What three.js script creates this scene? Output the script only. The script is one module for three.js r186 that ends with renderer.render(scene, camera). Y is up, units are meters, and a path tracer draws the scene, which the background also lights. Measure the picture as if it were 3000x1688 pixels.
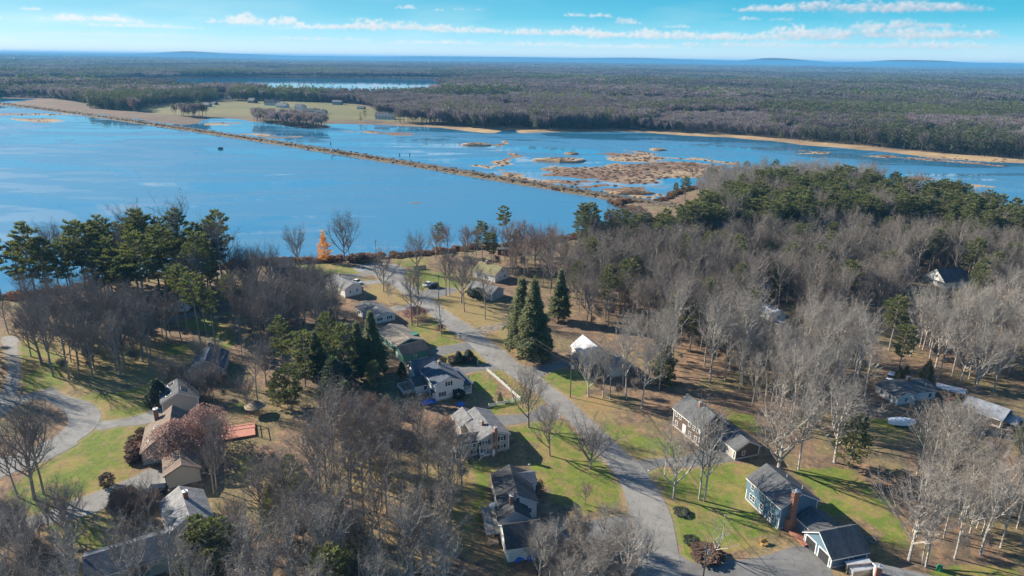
import * as THREE from 'three';
import { mergeGeometries } from 'three/addons/utils/BufferGeometryUtils.js';

// ---------------------------------------------------------------- camera, sky, sun, exposure
const scene = new THREE.Scene();
const camera = new THREE.PerspectiveCamera(45.7390, 16 / 9, 1, 60000);
camera.position.set(0, 82, 0);
camera.quaternion.setFromRotationMatrix(new THREE.Matrix4().makeBasis(
  new THREE.Vector3(0.999925, 0.011579, -0.003897), new THREE.Vector3(-0.012217, 0.947698, -0.318936), new THREE.Vector3(-0.000000, 0.318959, 0.947768)));
scene.add(camera);

const renderer = new THREE.WebGLRenderer({ antialias: true });
renderer.toneMapping = THREE.LinearToneMapping;
renderer.toneMappingExposure = 2.1;
renderer.shadowMap.enabled = true;

const SUN_EL = 27 * Math.PI / 180;
const SUN = new THREE.Vector3(-0.906 * Math.cos(SUN_EL), Math.sin(SUN_EL), -0.423 * Math.cos(SUN_EL)).normalize();
const sun = new THREE.DirectionalLight(0xffffff, 5.0);
sun.color.setRGB(1.0, 0.90, 0.74);
sun.position.copy(SUN).multiplyScalar(600).add(new THREE.Vector3(0, 0, -250));
sun.target.position.set(0, 0, -250);
sun.castShadow = true;
sun.shadow.radius = 1;
sun.shadow.mapSize.set(4096, 4096);
Object.assign(sun.shadow.camera, { left: -420, right: 420, top: 420, bottom: -420, near: 1, far: 1600 });
scene.add(sun, sun.target);

scene.fog = new THREE.FogExp2(0x000000, 0.00008);
scene.fog.color.setRGB(0.13, 0.47, 0.88);

// ---------------------------------------------------------------- small helpers
const rng = (s) => () => { s = (s + 0x6d2b79f5) | 0; let t = Math.imul(s ^ (s >>> 15), 1 | s); t = (t + Math.imul(t ^ (t >>> 7), 61 | t)) ^ t; return ((t ^ (t >>> 14)) >>> 0) / 4294967296; };
const clamp = (x, a = 0, b = 1) => Math.min(b, Math.max(a, x));
const lerp = (a, b, t) => a + (b - a) * t;
const sstep = (a, b, x) => { const t = clamp((x - a) / (b - a)); return t * t * (3 - 2 * t); };
const hash2 = (x, y) => { let h = Math.imul(x, 374761393) + Math.imul(y, 668265263) | 0; h = Math.imul(h ^ (h >>> 13), 1274126177); return ((h ^ (h >>> 16)) >>> 0) / 4294967296; };
const vnoise = (x, y) => { const i = Math.floor(x), j = Math.floor(y); let u = x - i, v = y - j; u = u * u * (3 - 2 * u); v = v * v * (3 - 2 * v);
  const a = hash2(i, j), b = hash2(i + 1, j), c = hash2(i, j + 1), d = hash2(i + 1, j + 1); return a + (b - a) * u + (c - a) * v + (a - b - c + d) * u * v; };
const fbm = (x, y, o = 4) => { let s = 0, a = 0.5, n = 0; for (let k = 0; k < o; k++) { s += a * vnoise(x, y); n += a; a *= 0.5; x = x * 2.03 + 17.1; y = y * 2.03 + 5.3; } return s / n; };

// ---------------------------------------------------------------- the sky: air and clouds
{
  const W = 4096, H = 2048, d = new Float32Array(W * H * 4);
  const R = Math.PI / 180;
  // elevation (deg) -> colour of the clear air
  const stops = [[0, .60, .76, .85], [0.7, .50, .75, .86], [1.6, .28, .68, .85], [3, .095, .52, .72], [4.6, .048, .43, .66], [9, .04, .34, .64], [18, .04, .24, .52], [40, .035, .15, .36], [90, .03, .10, .26]];
  const air = (el, o) => { let k = 0; while (k < stops.length - 2 && el > stops[k + 1][0]) k++; const a = stops[k], b = stops[k + 1], t = clamp((el - a[0]) / (b[0] - a[0])); for (let c = 0; c < 3; c++) o[c] = lerp(a[c + 1], b[c + 1], t); };
  // cumulus banks: azimuth (deg right of the view axis), base elevation, half width, height, strength, greyness
  const banks = [];
  const add = (az, el, hw, th, s, g) => banks.push([az, el, hw, th, s, g]);
  // rows seen over the hills
  add(-30, 2.05, 3.2, .35, .9, .05); add(-36, 2.0, 1.4, .2, .5, .05); add(-19.5, 2.15, 3.6, .62, 1, .12); add(-15.2, 1.95, 2.2, .34, .8, .1);
  add(-9.5, 1.95, 6.0, .62, 1, .3); add(-3, 1.85, 3.6, .42, .9, .3); add(3.2, 1.75, 4.4, .5, 1, .35); add(8.5, 1.6, 3.4, .5, 1, .4); add(13.5, 1.5, 3.5, .62, 1, .45); add(17, 1.5, 3.2, .5, .9, .45);
  add(21, 1.55, 3.6, .7, .9, .55); add(26, 1.6, 4.4, .85, .95, .7); add(31, 1.55, 3.5, .6, .85, .7); add(28, 2.3, 3.5, .38, .8, .75);
  add(-6, 1.0, 4.2, .26, .5, .1); add(2, .95, 4, .3, .6, .2); add(9, .85, 5, .28, .5, .2); add(-15, 1.15, 4, .22, .4, .1); add(18, 1.0, 8, .3, .5, .5); add(28, .95, 7, .4, .6, .6); add(-28, 1.15, 6, .2, .3, .05);
  add(-27, 1.75, 4, .2, .5, .05); add(-33.5, 2.6, .6, .18, .7, .05);
  add(24, 3.45, 7.2, .62, .95, .85); add(18.6, 3.55, 2.2, .4, .9, .5); add(28.5, 3.3, 4.5, .5, .9, .9); add(31, 4.45, 5, .4, .8, .8); add(20, 2.85, .9, .2, .7, .6); add(17.6, 2.9, .8, .24, .7, .5);
  add(-8.5, 3.55, .8, .26, .9, .1); add(4.6, 3.15, .9, .24, .8, .3); add(6.6, 3.1, .9, .28, .8, .3); add(8.8, 2.6, 1, .34, .8, .5); add(12.5, 2.35, 1.1, .2, .7, .4); add(-6, 3.45, .4, .1, .5, .1); add(-4.5, 3.5, .4, .1, .5, .1); add(-2.8, 3.5, .4, .1, .4, .1);
  // the same kind of broken cumulus all round and overhead
  const rr = rng(5);
  for (let k = 0; k < 420; k++) { const az = 40 + rr() * 280, el = 0.9 + Math.pow(rr(), 2.2) * 16, s = 0.5 + el * 0.14; add(az > 180 ? az - 360 : az, el, (0.8 + rr() * 4.5) * s, (0.18 + rr() * 0.4) * s, .5 + rr() * .5, .2 + rr() * .6); }
  for (let k = 0; k < 60; k++) { const az = rr() * 80 - 40, el = 6.5 + Math.pow(rr(), 1.4) * 16, s = 0.5 + el * 0.14; add(az, el, (0.8 + rr() * 3.5) * s, (0.18 + rr() * 0.4) * s, .5 + rr() * .4, .2 + rr() * .6); }
  const col = [0, 0, 0];
  const den = new Float32Array(W * H), gry = new Float32Array(W * H);
  // direction for azimuth a: x = sin a, z = -cos a ; column angle = atan2(z, x) = a - 90
  const uOf = (az) => (((az - 90) / 360 + 0.5) % 1 + 1) % 1;
  let bk = 0;
  for (const [az, el, hw, th, s, g] of banks) {                        // each bank is a row of puffs on one flat base
    const R = rng(1000 + bk++), n = Math.max(3, Math.round(hw / th * 2.6));
    for (let k = 0; k < n; k++) {
      const t = (k + R()) / n * 2 - 1, env = Math.sqrt(Math.max(.05, 1 - t * t)), pr = th * (.28 + .75 * R() * R() + .3 * R()) * env, pa = az + t * hw, pe = el + pr * .35 + th * .25 * R() * env, wide = 1.4 + R() * 1.1, str = s * (.4 + .5 * R());
      const r0 = Math.floor((pe - pr * 1.5 + 90) / 180 * H), r1 = Math.ceil((pe + pr * 1.7 + 90) / 180 * H), cx = uOf(pa) * W, cw = pr * wide * 1.7 / 360 * W;
      for (let r = Math.max(H / 2, r0); r <= Math.min(H - 1, r1); r++) for (let c = Math.floor(cx - cw); c <= cx + cw; c++) {
        const a = (c - cx) / W * 360 / (pr * wide), e = (r + .5) / H * 180 - 90, v = (e - pe) / pr, vv = v < 0 ? v * 1.9 : v, q0 = 1 - a * a - vv * vv; if (q0 < -.9) continue;
        const n2 = fbm((pa + a * pr * wide) * 3.1 / Math.max(.25, th), e * 5.2 / Math.max(.25, th) + az, 5), q = sstep(-.1, .7, q0 + (n2 - .5) * 2.7) * str;
        if (q <= 0) continue; const i = r * W + ((c % W) + W) % W, lit = clamp(.5 + .42 * v - .22 * a + (n2 - .5) * .7); const gg = clamp((g + .12) * (1.3 - lit));
        gry[i] = den[i] + q > 0 ? (gry[i] * den[i] + gg * q) / (den[i] + q) : gg; den[i] = 1 - (1 - den[i]) * (1 - q * .85);
      }
    }
  }
  for (let r = 0; r < H; r++) {
    const e = (r + .5) / H * 180 - 90;
    for (let c = 0; c < W; c++) {
      const o = (r * W + c) * 4, th = (c + .5) / W * 2 * Math.PI - Math.PI, y = Math.sin(Math.max(e, 0) * R), ch = Math.cos(Math.max(e, 0) * R);
      air(Math.max(e, 0), col);
      const cs = Math.cos(th) * ch * SUN.x + y * SUN.y + Math.sin(th) * ch * SUN.z;      // towards the sun the air is paler
      const m = Math.pow(clamp(cs * .5 + .5), 5), low = Math.exp(-Math.max(e, 0) / 9), w = m * (.10 + .42 * low);
      const veil = e > 0 ? .12 * sstep(.45, .8, fbm(th * 9, e * .9, 4)) * Math.exp(-Math.pow((e - 2) / 2.2, 2)) : 0;
      for (let k = 0; k < 3; k++) { let x = lerp(col[k], [.94, .95, .93][k], clamp(w + veil)); x *= 1 + .25 * m; d[o + k] = x; }
      const q = den[r * W + c]; 
      if (q > 0) { const g = gry[r * W + c]; for (let k = 0; k < 3; k++) { const x = lerp([.95, .93, .90][k], [.36, .47, .62][k], g); d[o + k] = lerp(d[o + k], x, clamp(q) * .92); } }
      for (let k = 0; k < 3; k++) d[o + k] *= .53;
      d[o + 3] = 1;
    }
  }
  const sky = new THREE.DataTexture(d, W, H, THREE.RGBAFormat, THREE.FloatType);
  sky.mapping = THREE.EquirectangularReflectionMapping; sky.magFilter = THREE.LinearFilter; sky.needsUpdate = true;
  scene.background = sky; scene.environment = sky;
}

// ---------------------------------------------------------------- materials
const s8 = (x) => { x = clamp(x); return Math.round(255 * (x <= 0.0031308 ? x * 12.92 : 1.055 * Math.pow(x, 1 / 2.4) - 0.055)); };
function tex(w, h, f, srgb = true) {
  const a = new Uint8Array(w * h * 4), o = [0, 0, 0];
  for (let y = 0, i = 0; y < h; y++) for (let x = 0; x < w; x++, i += 4) { f(x, y, o); for (let k = 0; k < 3; k++) a[i + k] = srgb ? s8(o[k]) : clamp(o[k]) * 255; a[i + 3] = 255; }
  const t = new THREE.DataTexture(a, w, h); t.magFilter = THREE.LinearFilter; t.minFilter = THREE.LinearMipmapLinearFilter; t.generateMipmaps = true;
  t.wrapS = t.wrapT = THREE.RepeatWrapping; if (srgb) t.colorSpace = THREE.SRGBColorSpace; t.needsUpdate = true; return t;
}
// noise that tiles over n cells
const tnoise = (x, y, n) => { const i = Math.floor(x), j = Math.floor(y); let u = x - i, v = y - j; u = u * u * (3 - 2 * u); v = v * v * (3 - 2 * v); const w = (k) => ((k % n) + n) % n;
  const a = hash2(w(i), w(j)), b = hash2(w(i + 1), w(j)), c = hash2(w(i), w(j + 1)), d = hash2(w(i + 1), w(j + 1)); return a + (b - a) * u + (c - a) * v + (a - b - c + d) * u * v; };
const grain = (amount, cells = 8, streak = 1) => tex(256, 256, (x, y, o) => { let s = 0, a = .5, n = cells; for (let k = 0; k < 4; k++) { s += a * tnoise(x / 256 * n, y / 256 * n * streak, n * streak); a *= .62; n *= 2; } const v = 1 + (s - .62) * 2 * amount; o[0] = o[1] = o[2] = clamp(.8 * v); });
const rep = (t, m) => { const c = t.clone(); c.repeat.set(1 / m, 1 / m); c.needsUpdate = true; return c; };
const G_road = grain(.34, 5), G_soft = grain(.35, 4), G_rough = grain(.8, 8), G_streak = grain(.5, 16, 1);
const shingleTex = tex(256, 256, (x, y, o) => { const row = Math.floor(y / 16), sh = (row * 37) % 64, tab = Math.floor((x + sh) / 32), v = .62 + .28 * hash2(tab + row * 31, row) + .2 * (hash2(x, y) - .5) - (y % 16 === 0 ? .12 : 0) + .25 * (tnoise(x / 64, y / 64, 4) - .5); o[0] = o[1] = o[2] = clamp(v); });
const clapTex = tex(64, 256, (x, y, o) => { const v = (y % 16) / 16; o[0] = o[1] = o[2] = .86 - (y % 16 < 2 ? .16 : 0) + .08 * (hash2(x >> 2, y >> 4) - .5); });
const clapBump = tex(8, 256, (x, y, o) => { o[0] = o[1] = o[2] = 1 - (y % 16) / 16; }, false);
const brickTex = tex(128, 128, (x, y, o) => { const r = Math.floor(y / 8), c = Math.floor((x + (r & 1) * 8) / 16), m = y % 8 < 1 || (x + (r & 1) * 8) % 16 < 1, v = .7 + .5 * hash2(c, r + 9); if (m) { o[0] = .4; o[1] = .36; o[2] = .32; } else { o[0] = .30 * v; o[1] = .105 * v; o[2] = .06 * v; } });
const roadTex = tex(1024, 1024, (x, y, o) => { const u = x / 1024, v = y / 1024, n = (c) => tnoise(u * c, v * c, c); let s = .78 + .22 * (n(6) - .5) + .18 * (n(24) - .5) + .22 * (hash2(x, y) - .5) + .12 * (n(120) - .5);
  const cr = Math.abs(n(9) * .6 + n(27) * .4 - .5), c2 = Math.abs(n(14) * .6 + n(40) * .4 - .47); if (cr < .006) s *= .62; if (c2 < .004) s *= .7; const px = Math.floor(u * 9), py = Math.floor(v * 7); if (hash2(px + 3, py + 11) > .86 && (u * 9 % 1) > .15 && (v * 7 % 1) > .2) s *= .84; if (n(300) > .86) s *= 1.16; o[0] = clamp(s * 1.01); o[1] = clamp(s); o[2] = clamp(s * .985); });
const M = {};
const std = (r, g, b, o = {}) => { const m = new THREE.MeshStandardMaterial({ roughness: .85, metalness: 0, ...o }); m.color.setRGB(r, g, b); return m; };
const wallMat = (r, g, b) => std(r, g, b, { map: rep(clapTex, 1.9), bumpMap: rep(clapBump, 1.9), bumpScale: .02, roughness: .75 });
const roofMat = (r, g, b) => std(r, g, b, { map: rep(shingleTex, 3.2), roughness: .95 });
Object.assign(M, {
  white: std(.80, .79, .76, { map: rep(G_soft, 3), roughness: .6 }), trim: std(.78, .78, .76, { roughness: .6 }),
  glass: std(.035, .045, .06, { roughness: .06, metalness: 0 }), dark: std(.03, .03, .035), black: std(.012, .012, .014, { roughness: .5 }),
  brick: std(1, 1, 1, { map: rep(brickTex, 1.3) }), shutter: std(.02, .03, .05), metal: std(.5, .5, .52, { roughness: .4, metalness: .6 }),
  asphalt: std(.30, .295, .285, { map: rep(roadTex, 26), roughness: .95 }), drive: std(.215, .215, .215, { map: rep(roadTex, 19), roughness: .95 }), dirt: std(.30, .25, .19, { map: rep(G_rough, 4), roughness: 1 }),
  concrete: std(.5, .48, .45, { map: rep(G_soft, 2) }), deck: std(.30, .22, .16, { map: rep(G_streak, 2) }), redDeck: std(.48, .2, .13, { map: rep(G_streak, 2) }), pinkDeck: std(.62, .27, .2, { map: rep(G_streak, 2) }), greyWood: std(.42, .39, .35, { map: rep(G_streak, 2) }),
  bark: std(.40, .35, .31, { map: rep(G_rough, 1.5), roughness: 1 }), barkPale: std(.56, .52, .47, { map: rep(G_rough, 1.5), roughness: 1 }), barkDark: std(.27, .235, .215, { roughness: 1 }), birch: std(.7, .68, .64, { map: rep(G_soft, .8) }),
  twig: std(.215, .185, .16, { roughness: 1 }), twigPale: std(.28, .25, .222, { roughness: 1 }), twigDark: std(.185, .162, .148, { roughness: 1 }), twigRed: std(.24, .165, .135, { roughness: 1 }),
  leaf: new THREE.MeshPhysicalMaterial({ vertexColors: true, roughness: 1, transmission: .5, thickness: 0 }), tyre: std(.02, .02, .02), rim: std(.45, .45, .46, { metalness: .8, roughness: .35 }),
  pole: std(.17, .145, .125, { map: rep(G_streak, 1) }), wire: std(.06, .06, .06),
});

// ---------------------------------------------------------------- geometry helpers
class MB {                                                            // gathers triangles; colours are optional
  constructor() { this.p = []; this.n = null; this.c = null; this.i = 0; }
  tri(a, b, c, col) { this.p.push(a[0], a[1], a[2], b[0], b[1], b[2], c[0], c[1], c[2]); if (col) { this.c ??= []; for (let k = 0; k < 3; k++) this.c.push(col[0], col[1], col[2]); } }
  quad(a, b, c, d, col) { this.tri(a, b, c, col); this.tri(a, c, d, col); }
  tube(pts, rad, sides, col) {                                        // a tapered tube through pts
    let prev = null;
    for (let k = 0; k < pts.length; k++) {
      const p = pts[k], q = pts[Math.min(k + 1, pts.length - 1)], o = pts[Math.max(k - 1, 0)];
      let d = [q[0] - o[0], q[1] - o[1], q[2] - o[2]]; const L = Math.hypot(...d) || 1; d = d.map((x) => x / L);
      const h = Math.abs(d[1]) < .9 ? [0, 1, 0] : [1, 0, 0];
      let u = [d[1] * h[2] - d[2] * h[1], d[2] * h[0] - d[0] * h[2], d[0] * h[1] - d[1] * h[0]]; const U = Math.hypot(...u); u = u.map((x) => x / U);
      const v = [d[1] * u[2] - d[2] * u[1], d[2] * u[0] - d[0] * u[2], d[0] * u[1] - d[1] * u[0]];
      const ring = [];
      for (let s = 0; s < sides; s++) { const a = s / sides * 2 * Math.PI, c = Math.cos(a) * rad[k], t = Math.sin(a) * rad[k]; ring.push([p[0] + u[0] * c + v[0] * t, p[1] + u[1] * c + v[1] * t, p[2] + u[2] * c + v[2] * t]); }
      if (prev) for (let s = 0; s < sides; s++) { const s2 = (s + 1) % sides; if (rad[k] < 1e-4) this.tri(prev[s], prev[s2], p, col); else { this.tri(prev[s], prev[s2], ring[s], col); this.tri(prev[s2], ring[s2], ring[s], col); } }
      prev = ring;
    }
  }
  geo(uvScale) {
    const g = new THREE.BufferGeometry(); g.setAttribute('position', new THREE.Float32BufferAttribute(this.p, 3));
    if (this.c) g.setAttribute('color', new THREE.Float32BufferAttribute(this.c, 3));
    if (uvScale) { const uv = new Float32Array(this.p.length / 3 * 2); for (let k = 0; k < this.p.length / 3; k++) { uv[2 * k] = (this.p[3 * k] + this.p[3 * k + 2] * .7); uv[2 * k + 1] = this.p[3 * k + 1]; } g.setAttribute('uv', new THREE.BufferAttribute(uv, 2)); }
    g.computeVertexNormals(); return g;
  }
}
const taken = {};
const numbered = (n) => { const k = taken[n] = (taken[n] ?? -1) + 1; return k ? n + '_' + String(k).padStart(3, '0') : n; };
const shade = (m) => { m.castShadow = m.receiveShadow = true; return m; };
function part(parent, name, geo, mat, label) { const m = shade(new THREE.Mesh(geo, mat)); m.name = name; if (label) m.userData.label = label; parent.add(m); return m; }
function thing(name, label, category, x = 0, y = 0, z = 0, group, turn = 0) { const g = new THREE.Group(); g.name = numbered(name); g.position.set(x, y, z); g.rotation.y = turn; g.userData = { label, category }; if (group) g.userData.group = group; scene.add(g); return g; }
function single(name, geo, mat, label, category, group) { const m = shade(new THREE.Mesh(geo, mat)); m.name = numbered(name); m.userData = { label, category }; if (group) m.userData.group = group; scene.add(m); return m; }
function setting(name, geo, mat) { const m = shade(new THREE.Mesh(geo, mat)); m.name = numbered(name); m.userData.kind = 'structure'; scene.add(m); return m; }
function stuff(name, geo, mat, mats, label, category, colors) {
  const im = new THREE.InstancedMesh(geo, mat, mats.length); mats.forEach((m, i) => im.setMatrixAt(i, m)); if (colors) colors.forEach((c, i) => im.setColorAt(i, c));
  im.name = numbered(name); im.userData = { kind: 'stuff', label, category }; im.castShadow = im.receiveShadow = true; scene.add(im); return im;
}
const box = (w, h, d, x = 0, y = 0, z = 0) => new THREE.BoxGeometry(w, h, d).translate(x, y, z);
const cyl = (r0, r1, h, n = 10, x = 0, y = 0, z = 0) => new THREE.CylinderGeometry(r0, r1, h, n).translate(x, y, z);
const merge = (a) => mergeGeometries(a.map((g) => { const q = g.index ? g.toNonIndexed() : g; for (const k of Object.keys(q.attributes)) if (!['position', 'normal', 'uv'].includes(k)) q.deleteAttribute(k); return q; }));
const xf = (x, y, z, s = 1, ry = 0, sy = s, rx = 0, rz = 0) => new THREE.Matrix4().compose(new THREE.Vector3(x, y, z), new THREE.Quaternion().setFromEuler(new THREE.Euler(rx, ry, rz)), new THREE.Vector3(s, sy, s));

// ---------------------------------------------------------------- polygons on the ground (metres: x to the right, z towards the viewer)
const bboxOf = (p) => { let a = 1e9, b = -1e9, c = 1e9, d = -1e9; for (const [x, z] of p) { a = Math.min(a, x); b = Math.max(b, x); c = Math.min(c, z); d = Math.max(d, z); } return [a, b, c, d]; };
const inside = (p, x, z) => { let r = false; for (let i = 0, j = p.length - 1; i < p.length; j = i++) { const a = p[i], b = p[j]; if ((a[1] > z) !== (b[1] > z) && x < (b[0] - a[0]) * (z - a[1]) / (b[1] - a[1]) + a[0]) r = !r; } return r; };
const edgeDist = (p, x, z) => { let m = 1e18; for (let i = 0, j = p.length - 1; i < p.length; j = i++) { const a = p[j], b = p[i], dx = b[0] - a[0], dz = b[1] - a[1], t = clamp(((x - a[0]) * dx + (z - a[1]) * dz) / (dx * dx + dz * dz || 1)), ex = x - a[0] - dx * t, ez = z - a[1] - dz * t, q = ex * ex + ez * ez; if (q < m) m = q; } return Math.sqrt(m); };
const sdf = (p, x, z) => (inside(p, x, z) ? 1 : -1) * edgeDist(p, x, z);
const smooth = (p, n = 6, closed = true) => new THREE.CatmullRomCurve3(p.map(([x, z]) => new THREE.Vector3(x, 0, z)), closed, 'centripetal').getPoints(p.length * n).map((v) => [v.x, v.z]);
function sheet(poly, y, uvs = 1) {                                    // a flat sheet over a polygon, uv in metres
  const s = new THREE.Shape(poly.map(([x, z]) => new THREE.Vector2(x, -z))), g = new THREE.ShapeGeometry(s, 1); g.rotateX(-Math.PI / 2); g.translate(0, y, 0); return g;
}

// ---------------------------------------------------------------- land and water outlines
const WATER = -1.2;
const nearShore = smooth([[-330, -222], [-182.9,-229.5], [-171,-233.7], [-161.3,-240.2], [-148.8,-252.4], [-129.8,-263.5], [-113.9,-272.3], [-102.6,-276.8], [-90.4,-279.4], [-79.1,-280.9], [-67.6,-285.1], [-58.5,-287.6], [-51.2,-289.1], [-39.8,-294], [-15.9,-303.8], [-0.2,-308.1], [16.1,-317.7], [33.5,-329.1], [50.4,-341.3], [61.9,-347.8], [71.7,-362.5], [72.2,-381.3], [67.9,-399.7], [60,-413.4], [73,-416.3], [90.9,-421.7], [106.2,-447.7], [125.6,-466.5], [149.5,-484.2], [188.1,-504.2], [236.7,-500.3], [254.4,-480.5], [246.7,-442.6], [248.6,-410.4], [248.2,-382.2], [260.9,-366.1], [266.7,-347.9], [420, -330], [760, -320]], 4, false);
const nearLand = [...nearShore, [900, 300], [-500, 300], [-500, -200]];
const farShore = [[-3500, -1700], [-900, -1330], [-843.5,-1154.2], [-778.7,-1124.6], [-687.2,-1057.8], [-634.4,-1025.6], [-584.6,-995.4], [-503.3,-932.9], [-429.3,-873.2], [-393.6,-850.7], [-411.1,-914.6], [-415.5,-962.1], [-375.9,-956.7], [-343.1,-924.1], [-311.4,-903.4], [-276.2,-861.4], [-243.6,-835.4], [-224.8,-842], [-227.3,-867.7], [-253.5,-901.4], [-223.6,-905.4], [-177.8,-897.2], [-151.4,-891.2], [-93.6,-867], [-51.3,-834.4], [-26,-810], [-16.8,-842.7], [2.6,-853.3], [9.8,-818], [54.7,-831.1], [125,-847.5], [197.9,-817], [245,-800.3], [275.9,-772.6], [303.5,-731.4], [336.6,-711.5], [365.5,-676.7], [394.3,-647.6], [424.3,-623.3], [454.1,-613.1], [900, -560], [4500, -700]];
const farLand = [...farShore, [26000, -3000], [26000, -30000], [-26000, -30000], [-26000, -2500]];
const bay = smooth([[-2600, -2500], [-1339.4,-1848.3], [-1231.8,-1931.6], [-1082.8,-1930.6], [-705,-1688.7], [-472.1,-1513], [-334.3,-1517.1], [-240.3,-1625.1], [-193.6,-1945.8], [-268.6,-2219.9], [-162.3,-2661.1], [-293.6,-2822.4], [-618.3,-2825.4], [-940.9,-2779.8], [-1104.2,-2659.5], [-1216.9,-2522.3], [-1373.2,-2455.5], [-1521.6,-2392.1], [-1658.6,-2295.1], [-3200, -3100]], 4);
const fields = [smooth([[-587.5,-1109.1], [-589.7,-1209.4], [-543.5,-1296.5], [-480.3,-1330.6], [-383.7,-1307.9], [-286.1,-1267.3], [-220.6,-1118.8], [-202.2,-929.7], [-263.7,-891.4], [-343.8,-920.2], [-434.5,-984.7], [-493.5,-987.7], [-544.3,-1030.5]], 3), [[-206.4,-1019.5], [-117.2,-1020.6], [-110.1,-937.3], [-184.5,-932.1]], [[718,-3050.3], [1052.9,-3182.4], [930.8,-2789.5], [642.4,-2725.6]], [[273,-2966.3], [718,-3050.3], [642.4,-2725.6], [248.7,-2698.2]]];
const openMarsh = [[[-1030.7,-1361.4], [-906.8,-1353], [-799.8,-1264.8], [-715.1,-1185.5], [-616.6,-1018.8], [-665.6,-1024], [-815.7,-1115.7], [-844.3,-1110.4]], [[-662.2,-1096], [-544.3,-1030.5], [-440.2,-954.8], [-356.1,-928.9], [-336.8,-900.9], [-384.3,-830.3], [-491,-909.7], [-602.8,-995.3]]];
const fieldBox = [...fields, ...openMarsh].map(bboxOf);
const trackPts = [[-839.3,-1148.9], [-727.3,-1080.3], [-616.9,-1007.8], [-485.5,-916.5], [-362.6,-816.1], [-255.5,-716.3], [-166.7,-630.6], [-107,-575.7], [-53.7,-527.7], [-13.3,-492.4], [22.3,-461.3], [55.4,-433.8], [72.7,-419.1], [101.3,-396.1], [121.1,-380.3], [146.1,-359.5]];
const trackFit = (() => { // a railway runs straight: a gentle quadratic through the points
  let S = new Array(5).fill(0), T = [0, 0, 0]; for (const [x, z] of trackPts) { const w = 1 / (z * z); for (let k = 0; k < 5; k++) S[k] += w * (x / 100) ** k; for (let k = 0; k < 3; k++) T[k] += w * z * (x / 100) ** k; }
  const A = new THREE.Matrix3().set(S[0], S[1], S[2], S[1], S[2], S[3], S[2], S[3], S[4]).invert(), v = new THREE.Vector3(...T).applyMatrix3(A); return (x) => v.x + v.y * x / 100 + v.z * (x / 100) ** 2; })();

// ---------------------------------------------------------------- roads, driveways, lawns
const roadMain = smooth([[-64.8,-266.3], [-63.7,-271.3], [-58.8,-274.2], [-52.8,-274.8], [-47.3,-271.4], [-43.1,-264.7], [-42.1,-256.2], [-38.8,-247.1], [-34.3,-239.5], [-30,-232.2], [-24.2,-222.1], [-19.3,-213.3], [-13.9,-205.7], [-10.2,-199.6], [-5.3,-190.3], [-1.2,-184], [1.8,-177.6], [5.5,-172.5], [7.9,-168.4], [10.9,-162.3], [14.3,-156.5], [16.8,-151], [20.5,-142.7], [23.4,-136.3], [25.5,-130.8], [27.8,-126.7], [29.1,-121.9], [30.2,-115.1], [30.7,-108.9], [30.1,-101.5], [29.1,-93.3], [27.4,-83.3], [19.8,-83.1], [21.7,-93.1], [22.6,-99.6], [22.9,-107.2], [22.8,-117.2], [21.7,-123.6], [19.8,-128.8], [16.8,-136.7], [13.5,-145.3], [9.4,-152.8], [6.9,-158.1], [1.8,-165.8], [-3.7,-173.5], [-7.2,-178.3], [-11.1,-186.6], [-14.3,-193], [-20.1,-201.3], [-25.7,-211.7], [-30.1,-220.3], [-36.9,-231.8], [-41.9,-239.5], [-46.2,-246], [-51.3,-253.3], [-56.1,-258.1], [-60.9,-260.8]], 3);
const roadLoop = smooth([[-119.7,-157.5], [-118.8,-158.7], [-113.6,-155], [-109.5,-153], [-105.3,-151.4], [-101.3,-148.6], [-98,-144.8], [-96.2,-140.8], [-95.7,-136.7], [-96.3,-132.6], [-95.7,-132.1], [-97.5,-126.3], [-100.6,-122.5], [-103.6,-118.8], [-108.3,-114.5], [-113.5,-121.2], [-108.5,-125.8], [-105.7,-127.9], [-104.1,-130.6], [-102.3,-135.6], [-102.6,-135.8], [-102.6,-139], [-104,-141.9], [-107.3,-145.7], [-111.3,-148.6], [-115.6,-151.3], [-119.1,-152.3], [-120.5,-149.4], [-120.9,-145.7], [-122.3,-141.1], [-127.6,-148.4], [-127.3,-152.1], [-124.4,-153], [-122.3,-154.4]], 3);
const roadLane = smooth([[-154.4,-191], [-150.7,-191.7], [-144,-182.8], [-137.6,-174.1], [-131.3,-165.1], [-127.4,-158.7], [-124.5,-153.4], [-124.7,-151.7], [-127,-151.7], [-130.5,-157.7], [-134.6,-165], [-138.7,-170.9], [-146,-180.5]], 3);
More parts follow.
